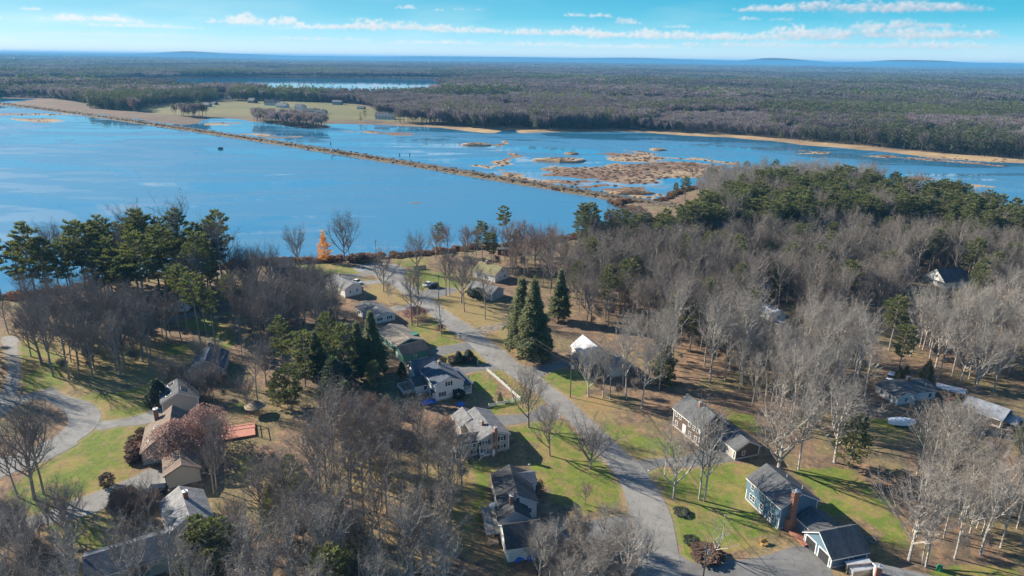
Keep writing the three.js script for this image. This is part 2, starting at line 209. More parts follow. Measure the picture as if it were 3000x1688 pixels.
const drives = [
  ['drive', [[-76.3,-255.3], [-71.9,-257.4], [-61.9,-258.5], [-57,-257.8], [-58.9,-255], [-64.9,-253.6], [-74.2,-250.8]]],
  ['asphalt', [[-58.6,-248.6], [-54.6,-250.5], [-50.2,-252.4], [-48.3,-248.7], [-52.6,-247.1], [-56.5,-245.2]]],
  ['asphalt', [[-41.3,-222], [-37.3,-222.8], [-35,-225.9], [-32.7,-223.4], [-35.3,-219.5], [-40.1,-217.9]]],
  ['drive', [[-23.1,-186.4], [-19.8,-188.3], [-15.9,-190], [-13.2,-191.5], [-9.9,-186], [-12.2,-185.4], [-17,-183.7], [-21.3,-181.1]]],
  ['drive', [[-20,-172.8], [-14.3,-174.3], [-9.3,-174.7], [-5.6,-177], [-2.5,-172.9], [-7.2,-171.8], [-11.2,-170.4], [-13.8,-167.9], [-11.6,-163.7], [-14.4,-163.6], [-17.5,-168.9]]],
  ['drive', [[-4,-146.5], [0.8,-147.1], [4.6,-147.9], [8.4,-152.8], [12.2,-145.7], [7.1,-144.5], [3.3,-143.5], [-0.5,-142.2], [-1.9,-142.8]]],
  ['drive', [[4.4,-173.8], [9.3,-175.6], [15.9,-178.5], [16.4,-175.8], [10.2,-171.4], [8.3,-168]]],
  ['drive', [[27.3,-127.5], [33,-128.9], [37.7,-129.8], [44.5,-133.4], [47.1,-132.4], [48.5,-128.6], [42.7,-126.8], [36.7,-125.4], [32.4,-125.8], [28.6,-123.8]]],
  ['drive', [[29.2,-98.9], [31.8,-96.5], [39.1,-97.4], [39,-97.1], [45.5,-98.7], [53,-101.2], [54.9,-95.3], [52.8,-89], [29.8,-86.7], [27.5,-89.5]]],
  ['dirt', [[-11.6,-202.9], [-7,-205.3], [-1.1,-208.8], [-0.6,-206.7], [-8.9,-198.5]]],
  ['drive', [[-32.8,-239.5], [-26.3,-243.3], [-20.2,-241.6], [-24.4,-233.9], [-28.4,-230.9]]],
  ['drive', [[6,-105], [12,-106.3], [21.9,-108.8], [23,-102], [12.1,-100.5], [5.9,-99.7]]],
  ['asphalt', [[-75,-122.5], [-69.3,-119.8], [-67.1,-115.8], [-71.8,-113.7], [-75.8,-110.1], [-80,-106.6], [-85.2,-104.4], [-89.5,-103.2], [-94.7,-99.9], [-96.3,-102], [-90.6,-105.8], [-87.5,-107.8], [-84.8,-111.1], [-80.9,-115], [-76.8,-119.6]]],
  ['asphalt', [[-96.5,-141.1], [-91.6,-143], [-87.3,-146.3], [-85.4,-149.8], [-83.1,-146.2], [-84.7,-141.1], [-90.7,-139.5], [-94.5,-137.8]]],
  ['drive', [[-113.3,-207.6], [-110.1,-210.5], [-106.2,-213.5], [-104.9,-211.2], [-108.4,-207.8], [-110.8,-204.4]]],
  ['dirt', [[95.9,-195], [104.2,-195.7], [104.1,-192.4], [97.2,-189.7], [95.4,-192.1]]],
  ['drive', [[88.1,-251.3], [98.3,-261.8], [105.6,-258.7], [92.6,-239], [84.6,-237.2]]],
].map(([m, p]) => [m, smooth(p, 3)]);
const lawns = [
  [[-85.2,-140.8], [-84.6,-136.6], [-83.7,-132.1], [-81.7,-127.4], [-78.8,-122.4], [-76.5,-120.1], [-79.3,-116.4], [-83.3,-112], [-86,-109.9], [-88,-108.2], [-94,-109.3], [-99.2,-116.4], [-99.7,-124], [-97.1,-129.1], [-95.9,-136.9], [-94.2,-138.1]],
  [[-109.9,-153], [-100.1,-157.1], [-94.3,-161.9], [-91.7,-166.7], [-93.4,-185.3], [-91,-177.1], [-89.4,-149.9], [-86.8,-145], [-86.9,-145.2], [-92.2,-142.6], [-96.2,-142.1], [-98.3,-145.1], [-103,-149.8]],
  [[-84.5,-110.7], [-75.6,-109.7], [-73.3,-106.6], [-70.4,-97.9], [-76.9,-99.9], [-83.6,-105.2]],
  [[-148.2,-188.7], [-137.2,-186.6], [-125.3,-174.5], [-116,-156.3], [-119.7,-157.5], [-122.6,-154.8], [-128.1,-160.5], [-137.4,-174.1]],
  [[-59.5,-128.1], [-55.5,-128.2], [-52.2,-121.1], [-56.5,-121]], [[-69,-150.6], [-64.5,-150.7], [-63.6,-148.4], [-67.1,-147.6]],
  [[-109.3,-205.5], [-105.4,-207.9], [-91.5,-205.6], [-84.5,-190.2], [-83.6,-183.3], [-87.4,-185.9], [-95.5,-198.6], [-101.6,-199.5]], [[-103.3,-185.4], [-100,-187.8], [-93.8,-186.2], [-91.7,-181.3], [-98.1,-179.8]],
  [[-89,-271.9], [-81.3,-273], [-71.3,-271.9], [-65.9,-266.9], [-60.4,-259.4], [-67.9,-257.7], [-76,-257.4], [-80.8,-263.4], [-87.2,-264.6]], [[-78.3,-237.6], [-73.8,-245.7], [-70.4,-243.9], [-63.9,-233.5], [-64.3,-227.9], [-72.1,-229.2]],
  [[-51.5,-280.1], [-46.4,-283.4], [-37.4,-280.7], [-36.8,-270.9], [-42,-268.8], [-47,-273.3]], [[-42.7,-263.2], [-36.3,-267.2], [-25.9,-260.3], [-19.6,-247.1], [-20.9,-237.7], [-28.5,-235.9], [-33.9,-240.3], [-38.9,-248]],
  [[-34,-207.2], [-29.9,-204.2], [-23.6,-208.8], [-21,-201.5], [-16.4,-194.1], [-14.9,-191.4], [-20.6,-188.6], [-22.6,-186.9], [-26.5,-191.6], [-31.4,-200]],
  [[-21.5,-180.9], [-17,-183], [-11.4,-186], [-8,-181.7], [-6.3,-178.9], [-7.4,-176.9], [-10.4,-175.4], [-17.1,-172.9], [-19.8,-174.2]],
  [[-13.6,-168.1], [-11,-169.9], [-7.6,-170.9], [-7,-167.4], [-4.6,-163.7], [-3.4,-160], [-3.9,-156.5], [-5.1,-155.3], [-7.6,-159.5], [-10.8,-163.5]], [[-5.5,-172.3], [-2.5,-172.9], [1.4,-165.9], [3.6,-160.2], [3.8,-155.6], [2.1,-157.4], [-2.2,-166.3]],
  [[-5.3,-153.9], [6.9,-157.8], [8.4,-152.8], [5.6,-149.4], [-4,-146.8]],
  [[-0.5,-142.2], [7.1,-144.2], [12.2,-145], [15.9,-136.7], [19.7,-128.1], [21.3,-123.1], [22.1,-117.1], [18.9,-112.8], [12.2,-110.2], [8.6,-114.3], [6.2,-118.6], [5,-124.2], [8.2,-128.3], [3.2,-135.2]], [[-9.9,-125.9], [-6,-126.5], [-3.7,-124.1], [-3.7,-116.6], [-2.2,-108.3], [-4.6,-105.9], [-6.7,-108.2], [-6,-120.2]],
  [[7.9,-168.8], [12.5,-173.1], [19,-171.6], [21.9,-164.6], [17.7,-157.3], [14.4,-157.9], [10.9,-163.1]], [[20.5,-142.7], [24.4,-144], [28.8,-141.7], [34,-136.5], [38.3,-132.2], [33,-128.9], [27.4,-127.7], [24.6,-134.6]],
  [[29.7,-124.8], [36.6,-124.9], [47.4,-128.2], [53.5,-125.3], [49.2,-121.3], [46.6,-114.2], [49.5,-105.1], [44.7,-102.4], [45.9,-100.4], [37.5,-98.8], [31.9,-97], [29.9,-98.9], [29.9,-107.3], [30.7,-120]],
  [[59.2,-123.1], [66.6,-125.1], [72.4,-124.6], [75,-117.7], [73.6,-110.4], [73.1,-105.6], [68.9,-100], [67.3,-108.8], [59.5,-111.6], [61.4,-115.3]], [[72.1,-95.7], [78.2,-97], [83.5,-97.1], [88.4,-96], [85.6,-92], [71,-91.7]],
  [[51.4,-152.4], [56,-149.1], [60.5,-145.9], [59,-139.6], [53,-143.5], [53.1,-148.4]], [[149.3,-244.5], [159.5,-245.6], [159.5,-238.5], [151.3,-235.1], [146.7,-238.7]], [[88.6,-148.1], [91.8,-143.4], [92.6,-140.8], [84.5,-137.2], [84.8,-143.2]], [[148.8,-244.1], [158.6,-242.9], [153.1,-236.8], [145.9,-238]],
].map((p) => smooth(p, 3));
const dryGrass = [
  [[-31,-205.1], [-25.1,-231.7], [-11.8,-232.2], [-1.6,-213.9], [-1.5,-208.4], [-11.2,-202.9], [-19.4,-214.5]], [[-9.3,-198], [-1.5,-204.3], [4.6,-182.8], [4.4,-174.6], [-1.3,-184.5]], [[-56.2,-243.9], [-48.6,-247.6], [-36.8,-231], [-36.4,-225.1], [-40.7,-224.2], [-46.4,-226.9], [-51.1,-232.8]], [[-64,-253.2], [-56.3,-256.3], [-51.3,-253.3], [-56.6,-249.5], [-59.8,-249.4]],
  [[-149.5,-189.9], [-124,-191.9], [-100.6,-185.3], [-92.4,-168.2], [-100.9,-158.5], [-114,-156.3], [-122.7,-163.4], [-128.9,-163.3]], [[-36.2,-127.4], [-21.7,-125.6], [-7.6,-124], [-4.2,-108.3], [-6,-97.4], [-22.1,-97.1], [-29.9,-111.8]], [[-34.4,-240.2], [-21.8,-262.3], [-13.7,-232.1], [-24.2,-222.1]],
  [[9.9,-163.1], [19.6,-143.3], [24.9,-136.3], [27.6,-127.2], [27.8,-135.8], [24,-153.2], [18.1,-161]], [[30,-108.1], [36.9,-110.1], [37.8,-104.5], [42.8,-101.8], [34.6,-97.1], [30,-98.6]], [[-43.3,-263.2], [-33.9,-240.3], [-25.4,-234.6], [-21.9,-243.8], [-31.6,-263.7]], [[-51.3,-120.2], [-43.4,-120.3], [-40.8,-107.6], [-47.3,-108.2]],
].map((p) => smooth(p, 3));

// ---------------------------------------------------------------- the near land: one sheet of ground in two grades of detail
const landH = (x, z) => { const d = sdf(nearLand, x, z); return clamp(WATER + .13 * d + (d < 10 ? (vnoise(x * .3, z * .3) - .5) * .3 : 0), -2.6, 0); };
function maskOf(polys, x0, x1, z0, z1, W, H) {
  const c = document.createElement('canvas'); c.width = W; c.height = H; const g = c.getContext('2d'); g.fillStyle = '#000'; g.fillRect(0, 0, W, H); g.fillStyle = '#fff';
  for (const p of polys) { g.beginPath(); p.forEach(([x, z], k) => { const u = (x - x0) / (x1 - x0) * W, v = (z - z0) / (z1 - z0) * H; k ? g.lineTo(u, v) : g.moveTo(u, v); }); g.fill(); }
  const d = g.getImageData(0, 0, W, H).data; return (u, v) => (u < 0 || v < 0 || u >= W || v >= H) ? 0 : d[((v | 0) * W + (u | 0)) * 4] / 255;
}
function groundTex(x0, x1, z0, z1, W, H) {
  const mw = W >> 1, mh = H >> 1, lawn = maskOf(lawns, x0, x1, z0, z1, mw, mh), dry = maskOf(dryGrass, x0, x1, z0, z1, mw, mh), paved = maskOf([roadMain, roadLoop, roadLane, ...drives.map((d) => d[1])], x0, x1, z0, z1, mw, mh);
  const soft = (m, u, v, r) => (m(u, v) * 2 + m(u + r, v) + m(u - r, v) + m(u, v + r) + m(u, v - r)) / 6;
  const ppm = mw / (x1 - x0);
  return tex(W, H, (px, py, o) => {
    const x = x0 + (px + .5) / W * (x1 - x0), z = z0 + (py + .5) / H * (z1 - z0), u = px / 2, v = py / 2;
    const w1 = (vnoise(x * .35, z * .35) - .5) * 3.2 * ppm + (vnoise(x * 1.6, z * 1.6) - .5) * 1.2 * ppm, w2 = (vnoise(x * .35 + 50, z * .35 + 9) - .5) * 3.2 * ppm + (vnoise(x * 1.6 + 7, z * 1.6 + 3) - .5) * 1.2 * ppm;
    const gl = soft(lawn, u + w1, v + w2, ppm), gd = soft(dry, u + w1 * 1.6, v + w2 * 1.6, ppm * 2), ed = soft(paved, u, v, ppm * .9);
    const n = fbm(x * .09, z * .09, 3), f = hash2(px, py), m = vnoise(x * 1.1, z * 1.1), q = fbm(x * .45 + 31, z * .45, 3), s = vnoise(x * 3.1, z * 3.1);
    // leaf litter: russet, straw and dark humus
    const t = clamp((q - .3) * 1.8), dk = sstep(.62, .8, fbm(x * .2 + 9, z * .2 + 4, 3));
    const gw = sstep(.5, .66, fbm(x * .11 + 77, z * .11 + 5, 3)) * .55;
    let r = lerp(lerp(.12, .24, t), .16, gw) + .08 * (s - .5), g = lerp(lerp(.085, .155, t), .15, gw) + .05 * (s - .5), b = lerp(lerp(.06, .095, t), .06, gw) + .02 * (s - .5);
    if (m > .7) { r += .08; g += .035; b += .015; } r = lerp(r, .075, dk * .6); g = lerp(g, .06, dk * .6); b = lerp(b, .045, dk * .6);
    // straw-coloured autumn grass
    const ks = clamp(gd * 1.25 - .15 + (q - .5) * .8); r = lerp(r, .25 + .09 * (n - .5), ks); g = lerp(g, .19 + .05 * (m - .5), ks); b = lerp(b, .075, ks);
    // lawn with worn and leaf-strewn patches
    const kl = clamp(gl * 1.5 - .2 + (m - .5) * .3), old = sstep(.48, .72, fbm(x * .16 + 3, z * .16 + 70, 4));
    const br = sstep(.5, .68, fbm(x * .5 + 13, z * .5 + 2, 3)) * .5, lr = lerp(lerp(.125, .215, old), .26, br) + .05 * (m - .5), lg = lerp(lerp(.165, .185, old), .17, br) + .05 * (m - .5) + .04 * (n - .5), lb = lerp(lerp(.022, .05, old), .08, br);
    r = lerp(r, lr, kl); g = lerp(g, lg, kl); b = lerp(b, lb, kl);
    if (hash2(Math.floor(x * 3.1), Math.floor(z * 3.1) + 900) > .93 - .1 * old) { r = lerp(r, .27, .7); g = lerp(g, .17, .7); b = lerp(b, .09, .7); }
    const bare = clamp(ed * 2) * (1 - clamp(ed * 1.2)) * (.7 + q * .6); r = lerp(r, .36, bare); g = lerp(g, .25, bare); b = lerp(b, .16, bare);   // sandy verge
    const k = .82 + .36 * f + .2 * (s - .5); o[0] = r * k; o[1] = g * k; o[2] = b * k;
  });
}
function groundGrid(x0, x1, z0, z1, cell, skip) {
  const nx = Math.round((x1 - x0) / cell), nz = Math.round((z1 - z0) / cell), p = [], uv = [], ix = [];
  for (let j = 0; j <= nz; j++) for (let i = 0; i <= nx; i++) { const x = x0 + i * cell, z = z0 + j * cell; p.push(x, landH(x, z), z); uv.push((x - x0) / (x1 - x0), (z - z0) / (z1 - z0)); }
  for (let j = 0; j < nz; j++) for (let i = 0; i < nx; i++) { const a = j * (nx + 1) + i, x = x0 + (i + .5) * cell, z = z0 + (j + .5) * cell; if (skip && x > skip[0] && x < skip[1] && z > skip[2] && z < skip[3]) continue;
    if (Math.max(p[a * 3 + 1], p[a * 3 + 4], p[(a + nx + 1) * 3 + 1], p[(a + nx + 2) * 3 + 1]) < -2.5) continue; ix.push(a, a + nx + 1, a + 1, a + 1, a + nx + 1, a + nx + 2); }
  const g = new THREE.BufferGeometry(); g.setAttribute('position', new THREE.Float32BufferAttribute(p, 3)); g.setAttribute('uv', new THREE.Float32BufferAttribute(uv, 2)); g.setIndex(ix); g.computeVertexNormals(); return g;
}
{
  const A = [-150, 150, -262, -82], B = [-362, 438, -542, 98];
  const near = std(1, 1, 1, { map: groundTex(A[0], A[1], A[2], A[3], 2048, 1228), roughness: 1 }), wide = std(1, 1, 1, { map: groundTex(B[0], B[1], B[2], B[3], 1600, 1280), roughness: 1 });
  near.map.wrapS = near.map.wrapT = wide.map.wrapS = wide.map.wrapT = THREE.ClampToEdgeWrapping;
  setting('ground', groundGrid(A[0], A[1], A[2], A[3], 2, null), near);
  setting('ground', groundGrid(B[0], B[1], B[2], B[3], 4, A), wide);
}
setting('road', sheet(roadMain, .045), M.asphalt); setting('road', sheet(roadLoop, .045), M.asphalt); setting('road', sheet(roadLane, .038), M.asphalt);
drives.forEach(([m, p], k) => setting('driveway', sheet(p, .02 + k * .0006), M[m]));

// ---------------------------------------------------------------- water
{
  const x0 = -900, x1 = 900, z0 = -1750, z1 = -190;
  const streak = (x, z) => fbm(x * .006 + fbm(x * .004, z * .01, 2) * 1.6, z * .022 + fbm(x * .01 + 9, z * .02, 2) * 1.2, 5);
  const rip = (x, z) => clamp(sstep(.485, .525, streak(x, z)) * .75 + .45 * sstep(.5, .62, fbm(x * .02 + 4, z * .07, 4)));
  const rough = tex(1024, 768, (px, py, o) => { const x = x0 + (px + .5) / 1024 * (x1 - x0), z = z0 + (py + .5) / 768 * (z1 - z0); o[0] = o[1] = o[2] = .02 + .40 * rip(x, z); }, false);
  for (const t of [rough]) t.wrapS = t.wrapT = THREE.ClampToEdgeWrapping;
  const plane = (ax, bx, az, bz) => { const g = new THREE.PlaneGeometry(bx - ax, bz - az); g.rotateX(-Math.PI / 2); g.translate((ax + bx) / 2, WATER, (az + bz) / 2); const p = g.attributes.position, u = g.attributes.uv; for (let k = 0; k < p.count; k++) u.setXY(k, (p.getX(k) - x0) / (x1 - x0), (p.getZ(k) - z0) / (z1 - z0)); return g; };
  const wm = new THREE.MeshPhysicalMaterial({ roughnessMap: rough, roughness: 1, ior: 1.95 }), far = new THREE.MeshPhysicalMaterial({ roughness: .05, ior: 1.95 }); for (const m of [wm, far]) m.color.setRGB(.04, .19, .34);
  setting('water', plane(x0, x1, z0, z1), wm); setting('water', plane(-9000, x0, -9000, z1), far); setting('water', plane(x1, 9000, -9000, z1), far); setting('water', plane(x0, x1, -9000, z0), far);
}

// ---------------------------------------------------------------- far land, marsh and hills
const hillH = (x, z) => { const d = Math.hypot(x, z); if (d < 1200) return 0; const a = Math.atan2(x, -z); return sstep(1150, 2000, d) * (fbm(x * .0022 + 1, z * .0022 + 6, 2) - .42) * 16 * sstep(6000, 3000, d) + sstep(1500, 7000, d) * (fbm(x * .00035 + 3, z * .00035, 3) - .35) * 34 + sstep(5000, 12000, d) * sstep(-.28, -.62, a) * 30 - sstep(9000, 16000, d) * 12; };
const noTrees = [...fields, ...openMarsh], inField = (x, z, all = noTrees) => all.some((f, k) => { const b = fieldBox[k]; return x > b[0] && x < b[1] && z > b[2] && z < b[3] && inside(f, x, z); });
const isBay = (x, z) => z < -1500 && z > -3600 && inside(bay, x, z);
const farDist = (x, z) => { let d = sdf(farLand, x, z); if (z < -1500 && z > -3700) d = Math.min(d, -sdf(bay, x, z)); return d; };
function farGrid(x0, x1, z0, z1, cell, skip) {
  const nx = Math.round((x1 - x0) / cell), nz = Math.round((z1 - z0) / cell), p = [], c = [], ix = [];
  for (let j = 0; j <= nz; j++) for (let i = 0; i <= nx; i++) {
    const x = x0 + i * cell, z = z0 + j * cell, d = farDist(x, z), n = fbm(x * .02, z * .03, 3), f = fbm(x * .1, z * .1, 2);
    p.push(x, clamp(WATER + .03 * d + (n - .5) * .7 * sstep(-30, 10, d) * sstep(60, 20, d), -3, .3) + (d > 60 ? hillH(x, z) * sstep(60, 300, d) : 0), z);
    let r = .10, g = .08, b = .065; const fringe = inField(x, z, noTrees) && !inField(x, z, fields) ? 1 : sstep(60 + 60 * (n - .5), 14 + 20 * (n - .5), d);
    const wst = sstep(-20, -260, x - (-z - 800) * .15) * .85, nn = clamp(n + .5 * (f - .5)); r = lerp(r, lerp(lerp(.22, .42, nn), lerp(.055, .115, nn), wst), fringe); g = lerp(g, lerp(lerp(.14, .29, nn), lerp(.036, .07, nn), wst), fringe); b = lerp(b, lerp(lerp(.08, .15, nn), lerp(.03, .05, nn), wst), fringe);
    if (inField(x, z, fields)) { const t = fbm(x * .012 + 7, z * .02, 3); const k = 1 - fringe * .8; r = lerp(r, lerp(.10, .19, t), k); g = lerp(g, lerp(.115, .155, t), k); b = lerp(b, lerp(.035, .06, t), k); }
    const k = .8 + .4 * f; c.push(r * k, g * k, b * k);
  }
  for (let j = 0; j < nz; j++) for (let i = 0; i < nx; i++) { const a = j * (nx + 1) + i, x = x0 + (i + .5) * cell, z = z0 + (j + .5) * cell; if (skip && x > skip[0] && x < skip[1] && z > skip[2] && z < skip[3]) continue; if (Math.max(p[a * 3 + 1], p[a * 3 + 4], p[(a + nx + 1) * 3 + 1], p[(a + nx + 2) * 3 + 1]) < -2.4) continue; ix.push(a, a + nx + 1, a + 1, a + 1, a + nx + 1, a + nx + 2); }
  const g = new THREE.BufferGeometry(); g.setAttribute('position', new THREE.Float32BufferAttribute(p, 3)); g.setAttribute('color', new THREE.Float32BufferAttribute(c, 3)); g.setIndex(ix); g.computeVertexNormals(); return g;
}
{
  const m = std(1, 1, 1, { vertexColors: true, roughness: 1 });
  const A = [-1140, 1020, -1500, -540], B = [-4020, 4020, -4020, -540], C = [-17400, 17400, -17400, -2400];
  setting('terrain', farGrid(A[0], A[1], A[2], A[3], 6, null), m); setting('terrain', farGrid(B[0], B[1], B[2], B[3], 30, A), m); setting('terrain', farGrid(C[0], C[1], C[2], C[3], 300, [-4020, 4020, -4020, 0]), m);
}
function ridge(dist, a0, a1, prof, depth = 2500) {                    // a range of low hills
  const p = [], ix = [], n = 160; for (let i = 0; i <= n; i++) { const a = lerp(a0, a1, i / n) * Math.PI / 180; prof(i / n).forEach(([dd, h]) => p.push(Math.sin(a) * (dist + dd * depth), h, -Math.cos(a) * (dist + dd * depth))); }
  const k = 4; for (let i = 0; i < n; i++) for (let j = 0; j < k - 1; j++) { const q = i * k + j; ix.push(q, q + k, q + 1, q + 1, q + k, q + k + 1); }
  const g = new THREE.BufferGeometry(); g.setAttribute('position', new THREE.Float32BufferAttribute(p, 3)); g.setIndex(ix); g.computeVertexNormals(); return g;
}
{
  const m = std(.045, .06, .05, { roughness: 1 });
  const bump = (t, list) => list.reduce((s, [c, w, h]) => s + h * Math.exp(-(((t - c) / w) ** 2)), 0);
  const mk = (dist, base, list, seed) => ridge(dist, -42, 42, (t) => { const h = base + bump(t * 84 - 42, list) + 9 * fbm(t * 40 + seed, seed, 4); return [[-.5, -30], [-.15, h * .8], [0, h], [.6, -30]]; });
  setting('skyline_hills', mk(19000, 30, [[-40, 8, 26], [-30, 5, 8], [-2, 4, 16], [6, 6, 22], [15, 5, 10], [36, 4, 30]], 3), m);
  setting('skyline_hills', mk(25000, 66, [[-24.5, 2.2, 90], [-21, 3, 40], [-6, 5, 34], [1, 5, 44], [9, 4, 60], [14, 5, 30], [30, 3, 34], [37, 3, 60]], 8), m);
  setting('skyline_hills', mk(38000, 70, [[19.4, 1.6, 150], [21.5, 1.5, 90], [28, 2, 130], [30.5, 1.6, 90], [34, 2.5, 60]], 12), m);
}
const tufts = [];
{                                                                     // salt-marsh flats, just breaking the surface
  const flats = [
    [.5, [[29.7,-551.4], [48.1,-541.9], [76.5,-555.2], [98.5,-564.5], [118.9,-598.8], [135.1,-617.9], [146.7,-602.9], [162.3,-587.3], [174.4,-563], [175.8,-544.8], [154.9,-525.9], [130.5,-514.3], [106.5,-500], [88.3,-489.7], [72.3,-491.5], [55.2,-502.4], [36.3,-513.7]]],
    [.24, [[17.7,-496.6], [39,-493.3], [62.5,-477.5], [85.5,-473.5], [111.4,-475.3], [116.5,-471.8], [95.3,-463.4], [67.9,-459.4], [42.3,-472.2], [17.4,-484.6]]], [.4, [[61.3,-452.3], [71.7,-459.1], [89.1,-440.2], [87.8,-426.6], [75.1,-433.2]]],
    [.22, [[79.8,-641.3], [102.5,-653.4], [128.4,-636], [137.6,-618.1], [117.2,-590.2], [94,-580], [86,-600.3]]], [.2, [[103.2,-676.7], [120.9,-667.6], [129.9,-630.4], [117.3,-646.8]]], [.24, [[153.1,-630.6], [171.3,-616.5], [195.9,-598.5], [191.6,-584.9], [167.7,-603]]],
    [.3, [[-12.8,-738.5], [-7.7,-739], [-7.7,-680.3], [0,-642.6], [7.7,-617.6], [-1.4,-595.1], [-9.8,-570.2], [-6.4,-534.2], [4.1,-510.5], [23.7,-492.3], [-0.9,-490.5], [-13.1,-533.7], [-14.6,-560.3], [-7.3,-594.6], [2.2,-617.1], [-4.7,-639.7], [-11.7,-679.9]]], [.24, [[-26.7,-557.5], [-12.4,-562.4], [-12.1,-547.7], [-25.7,-548.4]]],
    [.2, [[-303.2,-766.7], [-283.9,-776.1], [-251.6,-758.6], [-228,-754.4], [-234.8,-740.2], [-274.4,-749.2]]], [.22, [[-396.9,-887], [-380.1,-898.9], [-349.8,-888.5], [-359.2,-868.6], [-383.3,-865.4]]], [.18, [[-202.1,-816.2], [-140.8,-807.9], [-86,-777.4], [-137,-785.9]]],
    [.2, [[302.2,-521.6], [314.7,-524.7], [319.7,-515], [307.1,-505.3], [296.5,-508.1]]], [.24, [[303.7,-468.4], [321,-483.1], [342.6,-503.8], [345.9,-501.5], [319.9,-476.1], [303.2,-464.9]]], [.2, [[330.4,-649.5], [379,-645.8], [403.3,-624.7], [427.6,-598.2], [412.1,-590.1], [378.6,-618.9], [344.8,-634.9]]], [.16, [[379,-649.8], [417.2,-665.7], [453.6,-652.4], [466.1,-630.2], [455.1,-614.5], [414.5,-625.7]]], [.2, [[261.7,-667], [293.5,-680.2], [312.7,-674.3], [290.6,-657.3], [266,-652.6]]],
    [.3, [[-731.4,-997.2], [-678.6,-1005.6], [-632.1,-1026], [-621.5,-1008.3], [-663.8,-983.1], [-715.5,-975.1]]], [.16, [[-673.4,-935.3], [-617.9,-927], [-569.4,-892.6], [-589.7,-870.4], [-645.7,-902]]], [.14, [[-70.8,-407.5], [-59.3,-414.5], [-53.4,-408.6], [-63.1,-397.9]]],
  ];
  const dark = [.15, .088, .058], tan = [.33, .24, .15], p = [], c = [], ix = [], mb = [];
  for (const [lift, poly] of flats) {
    const b = bboxOf(poly), far = -b[3] > 700, cell = far ? 3 : 1.6, x0 = b[0] - 8, z0 = b[2] - 10, nx = Math.ceil((b[1] - b[0] + 16) / cell), nz = Math.ceil((b[3] - b[2] + 20) / cell), base = p.length / 3;
    for (let j = 0; j <= nz; j++) for (let i = 0; i <= nx; i++) { const x = x0 + i * cell, z = z0 + j * cell, wx = x + (vnoise(x * .06, z * .06) - .5) * 14, wz = z + (vnoise(x * .06 + 9, z * .06) - .5) * 22, d = sdf(poly, wx, wz), n = fbm(x * .05, z * .07, 4), f = vnoise(x * .7, z * .7);
      const h = clamp(d * .03, -.5, lift * .8) + (n - .5 + (lift > .45 ? .1 : 0)) * lift * 3 + f * .2 - .12; p.push(x, WATER + clamp(h, -.6, .9), z); if (h > .12 && hash2(Math.round(x * 10), Math.round(z * 10)) > .88) tufts.push([x, WATER + h - .1, z]);
      const t = sstep(.35, .7, fbm(x * .022 + 2, z * .03 + 8, 3) + .25 * (f - .5)); for (let k = 0; k < 3; k++) c.push(lerp(dark[k], tan[k], t) * (.8 + .4 * f)); }
    for (let j = 0; j < nz; j++) for (let i = 0; i < nx; i++) { const a = base + j * (nx + 1) + i, q = nx + 1; if (Math.max(p[a * 3 + 1], p[a * 3 + 4], p[(a + q) * 3 + 1], p[(a + q + 1) * 3 + 1]) < WATER + .01) continue; ix.push(a, a + q, a + 1, a + 1, a + q, a + q + 1); }
  }
  const g = new THREE.BufferGeometry(); g.setAttribute('position', new THREE.Float32BufferAttribute(p, 3)); g.setAttribute('color', new THREE.Float32BufferAttribute(c, 3)); g.setIndex(ix); g.computeVertexNormals();
  setting('marsh', g, std(1, 1, 1, { vertexColors: true, roughness: 1 }));
}

// ---------------------------------------------------------------- the railway on its causeway
const trackX0 = trackPts[0][0] - 150, trackX1 = trackPts[trackPts.length - 1][0];
const trackAt = (t) => { const x = lerp(trackX0, trackX1, t), z = trackFit(x), e = trackFit(x + 1) - z, L = Math.hypot(1, e); return [x, z, 1 / L, e / L]; };   // place and unit direction
{
  const sweep = (prof, n, jit = 0) => { const p = [], uv = [], ix = [], k = prof.length; for (let i = 0; i <= n; i++) { const [x, z, tx, tz] = trackAt(i / n); prof.forEach(([o, y], j) => { const q = jit * (vnoise(i * .9 + j * 7, j * 3.3) - .5); p.push(x - tz * (o + q), y + q * .3, z + tx * (o + q)); uv.push(i / n * (trackX1 - trackX0), o); }); } for (let i = 0; i < n; i++) for (let j = 0; j < k - 1; j++) { const a = i * k + j; ix.push(a, a + k, a + 1, a + 1, a + k, a + k + 1); } const g = new THREE.BufferGeometry(); g.setAttribute('position', new THREE.Float32BufferAttribute(p, 3)); g.setAttribute('uv', new THREE.Float32BufferAttribute(uv, 2)); g.setIndex(ix); g.computeVertexNormals(); return g; };
  setting('embankment', sweep([[-11, -2.4], [-8.4, -1.15], [-3.3, .4], [3.3, .4], [8.4, -1.05], [11.5, -2.4]], 700, 1.6), std(.20, .15, .095, { map: rep(G_rough, 6), roughness: 1 }));
  const t = thing('railway_track', 'single railway track running across the water on a low causeway', 'railway');
  part(t, 'ballast', sweep([[-2.3, .3], [-1.7, .62], [1.7, .62], [2.3, .3]], 500, .15), std(.12, .105, .09, { map: rep(G_rough, 2), roughness: 1 }));
  for (const o of [-.72, .72]) part(t, 'rail', sweep([[o - .05, .68], [o - .05, .86], [o + .05, .86], [o + .05, .68]], 300), std(.16, .13, .11, { roughness: .7 }));
  const L = trackX1 - trackX0, ms = []; for (let k = 0; k < L / .75; k++) { const [x, z, tx, tz] = trackAt(k * .75 / L); ms.push(xf(x, .66, z, 1, Math.atan2(-tz, tx))); }
  const im = new THREE.InstancedMesh(box(.24, .16, 2.5), std(.12, .1, .085), ms.length); ms.forEach((m, i) => im.setMatrixAt(i, m)); im.name = 'sleepers'; im.userData.kind = 'stuff'; shade(im); t.add(im);
}

